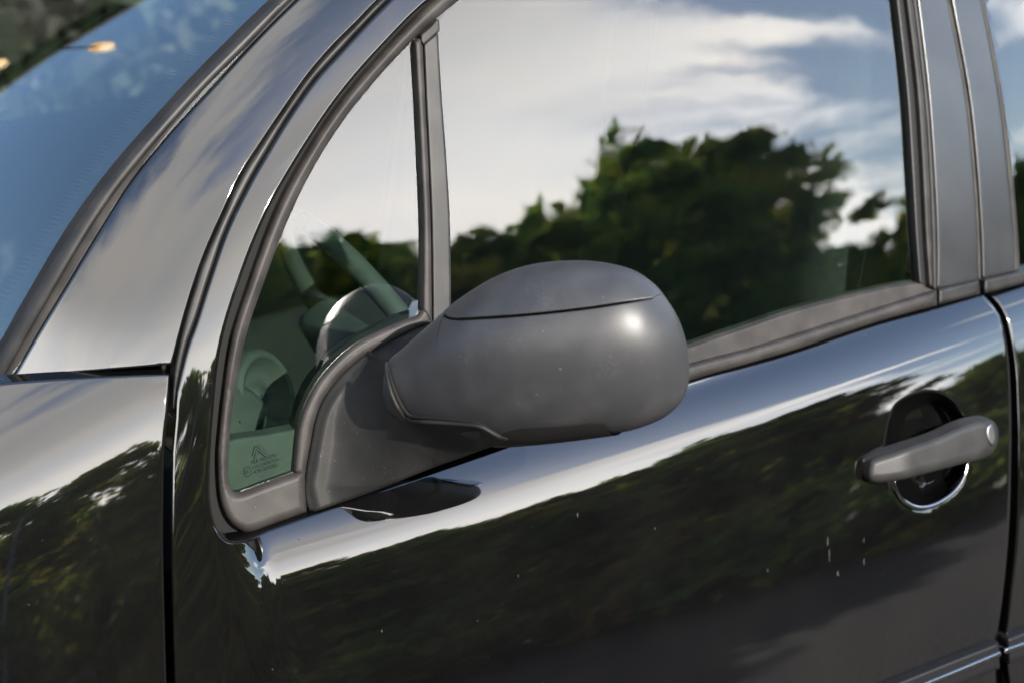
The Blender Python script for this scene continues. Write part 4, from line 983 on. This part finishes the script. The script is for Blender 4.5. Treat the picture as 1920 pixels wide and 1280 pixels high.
def building():
    o = empty('timber_building', (-1.5, 7.8, 0)); tag(o, 'tall dark timber building whose straight eave is mirrored at the top of the windscreen', 'building')
    ang = math.atan2(-1.15, 2.95); ca, sa = math.cos(ang), math.sin(ang)
    fr = lambda x, y, z: (x*ca-y*sa, x*sa+y*ca, z)
    plain('wall', *cube_vf(-11, 7, 0.25, 7, 0, 8.2, fr), M['timber'], o)
    for k in range(60):
        x = -10.95+k*0.3; plain('plank', *cube_vf(x, x+0.27, 0.21, 0.247, 0.3, 8.15, fr), M['timber'], o)
    v = [fr(x, y, z) for x in (-11.4, 7.4) for y, z in ((-0.02, 8.28), (-0.02, 8.5), (3.6, 11.0), (7.5, 8.5), (7.5, 8.28), (3.6, 10.75))]
    plain('roof', v, [(0, 6, 7, 1), (1, 7, 8, 2), (2, 8, 9, 3), (3, 9, 10, 4), (4, 10, 11, 5), (5, 11, 6, 0), (0, 1, 2, 5), (5, 2, 3, 4), (6, 11, 8, 7), (11, 10, 9, 8)], M['roofing'], o)
    plain('gutter', *cube_vf(-11.4, 7.4, -0.14, -0.025, 8.36, 8.48, fr), M['fascia'], o)
    for x in (-8.5, -6.2, -3.9, -1.6, 0.7, 3.0, 5.2):
        w = plain('window', *cube_vf(x-0.5, x+0.5, 0.15, 0.208, 4.2, 5.7, fr), M['fascia'], o); plain('pane', *cube_vf(x-0.43, x+0.43, 0.14, 0.148, 4.27, 5.63, fr), M['gloss_black'], w)
    for x in (-4.1, -2.0, 0.6): plain('eave_lamp', *cube_vf(x-0.09, x+0.09, 0.02, 0.2, 7.55, 7.75, fr), M['lamp'], o)
building()
def lamp_post(x, y, h, ax, ay, label, on):
    o = empty('lamp_post', (x, y, 0)); tag(o, label, 'lamp post')
    def tb(path, r0, r1, nm, m):
        v, f, n = [], [], 10
        for i, p in enumerate(path):
            p = np.array(p); t = np.array(path[min(i+1, len(path)-1)])-np.array(path[max(i-1, 0)]); t = t/np.linalg.norm(t); a = np.cross(t, [0.31, 0.9, 0.2]); a /= np.linalg.norm(a); b = np.cross(t, a); r = r0+(r1-r0)*i/(len(path)-1)
            for k in range(n): v.append(p+r*(math.cos(2*math.pi*k/n)*a+math.sin(2*math.pi*k/n)*b))
        for i in range(len(path)-1):
            for k in range(n): f.append((i*n+k, i*n+(k+1) % n, (i+1)*n+(k+1) % n, (i+1)*n+k))
        f += [tuple(range(n))[::-1], tuple((len(path)-1)*n+k for k in range(n))]
        _mesh_obj(nm, v, f, m, o)
    tb([(0, 0, 0), (0, 0, h*0.5), (0, 0, h)], *((0.03, 0.02, 'pole', M['gloss_black']) if on else (0.06, 0.04, 'pole', M['steel'])))
    if on: tb([(0, 0, h), (0, 0, h+0.02), (0, 0, h+0.16), (0, 0, h+0.2)], 0.10, 0.09, 'lamp_head', M['lamp'])
    else: tb([(0, 0, h), (ax*0.3, ay*0.3, h+0.12), (ax, ay, h+0.15)], 0.045, 0.035, 'arm', M['steel']); tb([(ax*0.8, ay*0.8, h+0.12), (ax*1.05, ay*1.05, h+0.12), (ax*1.5, ay*1.5, h+0.10)], 0.10, 0.07, 'lamp_head', M['steel'])
M['steel'] = mat('galvanised_steel', (0.22, 0.22, 0.22), 0.5, 0.4, noise=(8, (0.28, 0.28, 0.28), 0.4, 0.7))
lamp_post(-1.9, 5.6, 6.55, 0.35, -0.55, 'glowing street lamp mirrored as an orange spot in the blue of the windscreen', True)
lamp_post(-3.2, -14.0, 6.0, 0.8, 0.3, 'grey lamp post mirrored in the black front wing', False)

# ---- parked van far behind the photographer and a paler path across the lot
def van(x, y, rz):
    o = empty('parked_van', (x, y, 0)); tag(o, 'white van with red tail panel mirrored small at the bottom of the front wing', 'van')
    o.rotation_euler = (0, 0, rz)
    wm = mat('van_paint', (0.55, 0.55, 0.54), 0.3, 0.5, noise=(2, (0.5, 0.5, 0.49), 0.4, 0.7)); rm = mat('van_red', (0.42, 0.04, 0.02), 0.4, 0.5, noise=(2, (0.36, 0.035, 0.02), 0.4, 0.7))
    def loft(name, prof, y0, y1, m, par=o):
        n = len(prof); v = [(a, y0, b) for a, b in prof]+[(a, y1, b) for a, b in prof]; f = [tuple(range(n))[::-1], tuple(range(n, 2*n))]+[(k, (k+1) % n, n+(k+1) % n, n+k) for k in range(n)]
        return _mesh_obj(name, v, f, m, par, False)
    b = loft('body', [(-2.3, 0.35), (2.3, 0.35), (2.4, 0.9), (1.5, 1.15), (0.9, 1.9), (-2.2, 2.0), (-2.35, 1.8)], -0.85, 0.85, wm)
    loft('tail_panel', [(-2.28, 0.9), (-1.75, 0.9), (-1.75, 1.75), (-2.25, 1.75)], -0.87, 0.87, rm); loft('sill_panel', [(-1.7, 0.34), (1.9, 0.34), (1.9, 0.6), (-1.7, 0.6)], -0.87, 0.87, rm)
    loft('side_window', [(0.2, 1.2), (1.25, 1.2), (0.85, 1.75), (0.2, 1.75)], -0.86, 0.86, M['gloss_black'])
    for wx in (-1.4, 1.45):
        for wy in (-0.8, 0.62):
            n = 20; w = loft('wheel', [(wx+0.33*math.cos(2*math.pi*k/n), 0.33+0.33*math.sin(2*math.pi*k/n)) for k in range(n)], wy-0.06, wy+0.2, M['deep']); loft('rim', [(wx+0.2*math.cos(2*math.pi*k/n), 0.33+0.2*math.sin(2*math.pi*k/n)) for k in range(n)], wy-0.07, wy+0.21, M['steel'], w)
    for wy in (-0.7, 0.5): loft('headlight', [(2.28, 0.72), (2.42, 0.72), (2.36, 0.9), (2.2, 0.92)], wy, wy+0.2, M['steel'])
van(-1.6, -23.0, R_(8))
pm = mat('path_gravel', (0.075, 0.072, 0.070), 0.9, 0.2, noise=(1.5, (0.12, 0.115, 0.11), 0.35, 0.7), bump=[(25, 0.5, 0.02)])
_p = [(6.2, -9.4), (32, -13.5), (32, -7.0), (8.0, -6.4), (6.6, -7.2)]
pth = _mesh_obj('path', [(x, y, 0.004) for x, y in _p], [tuple(range(len(_p)))[::-1]] if False else [tuple(range(len(_p)))], pm, None, False); pth['kind'] = 'structure'
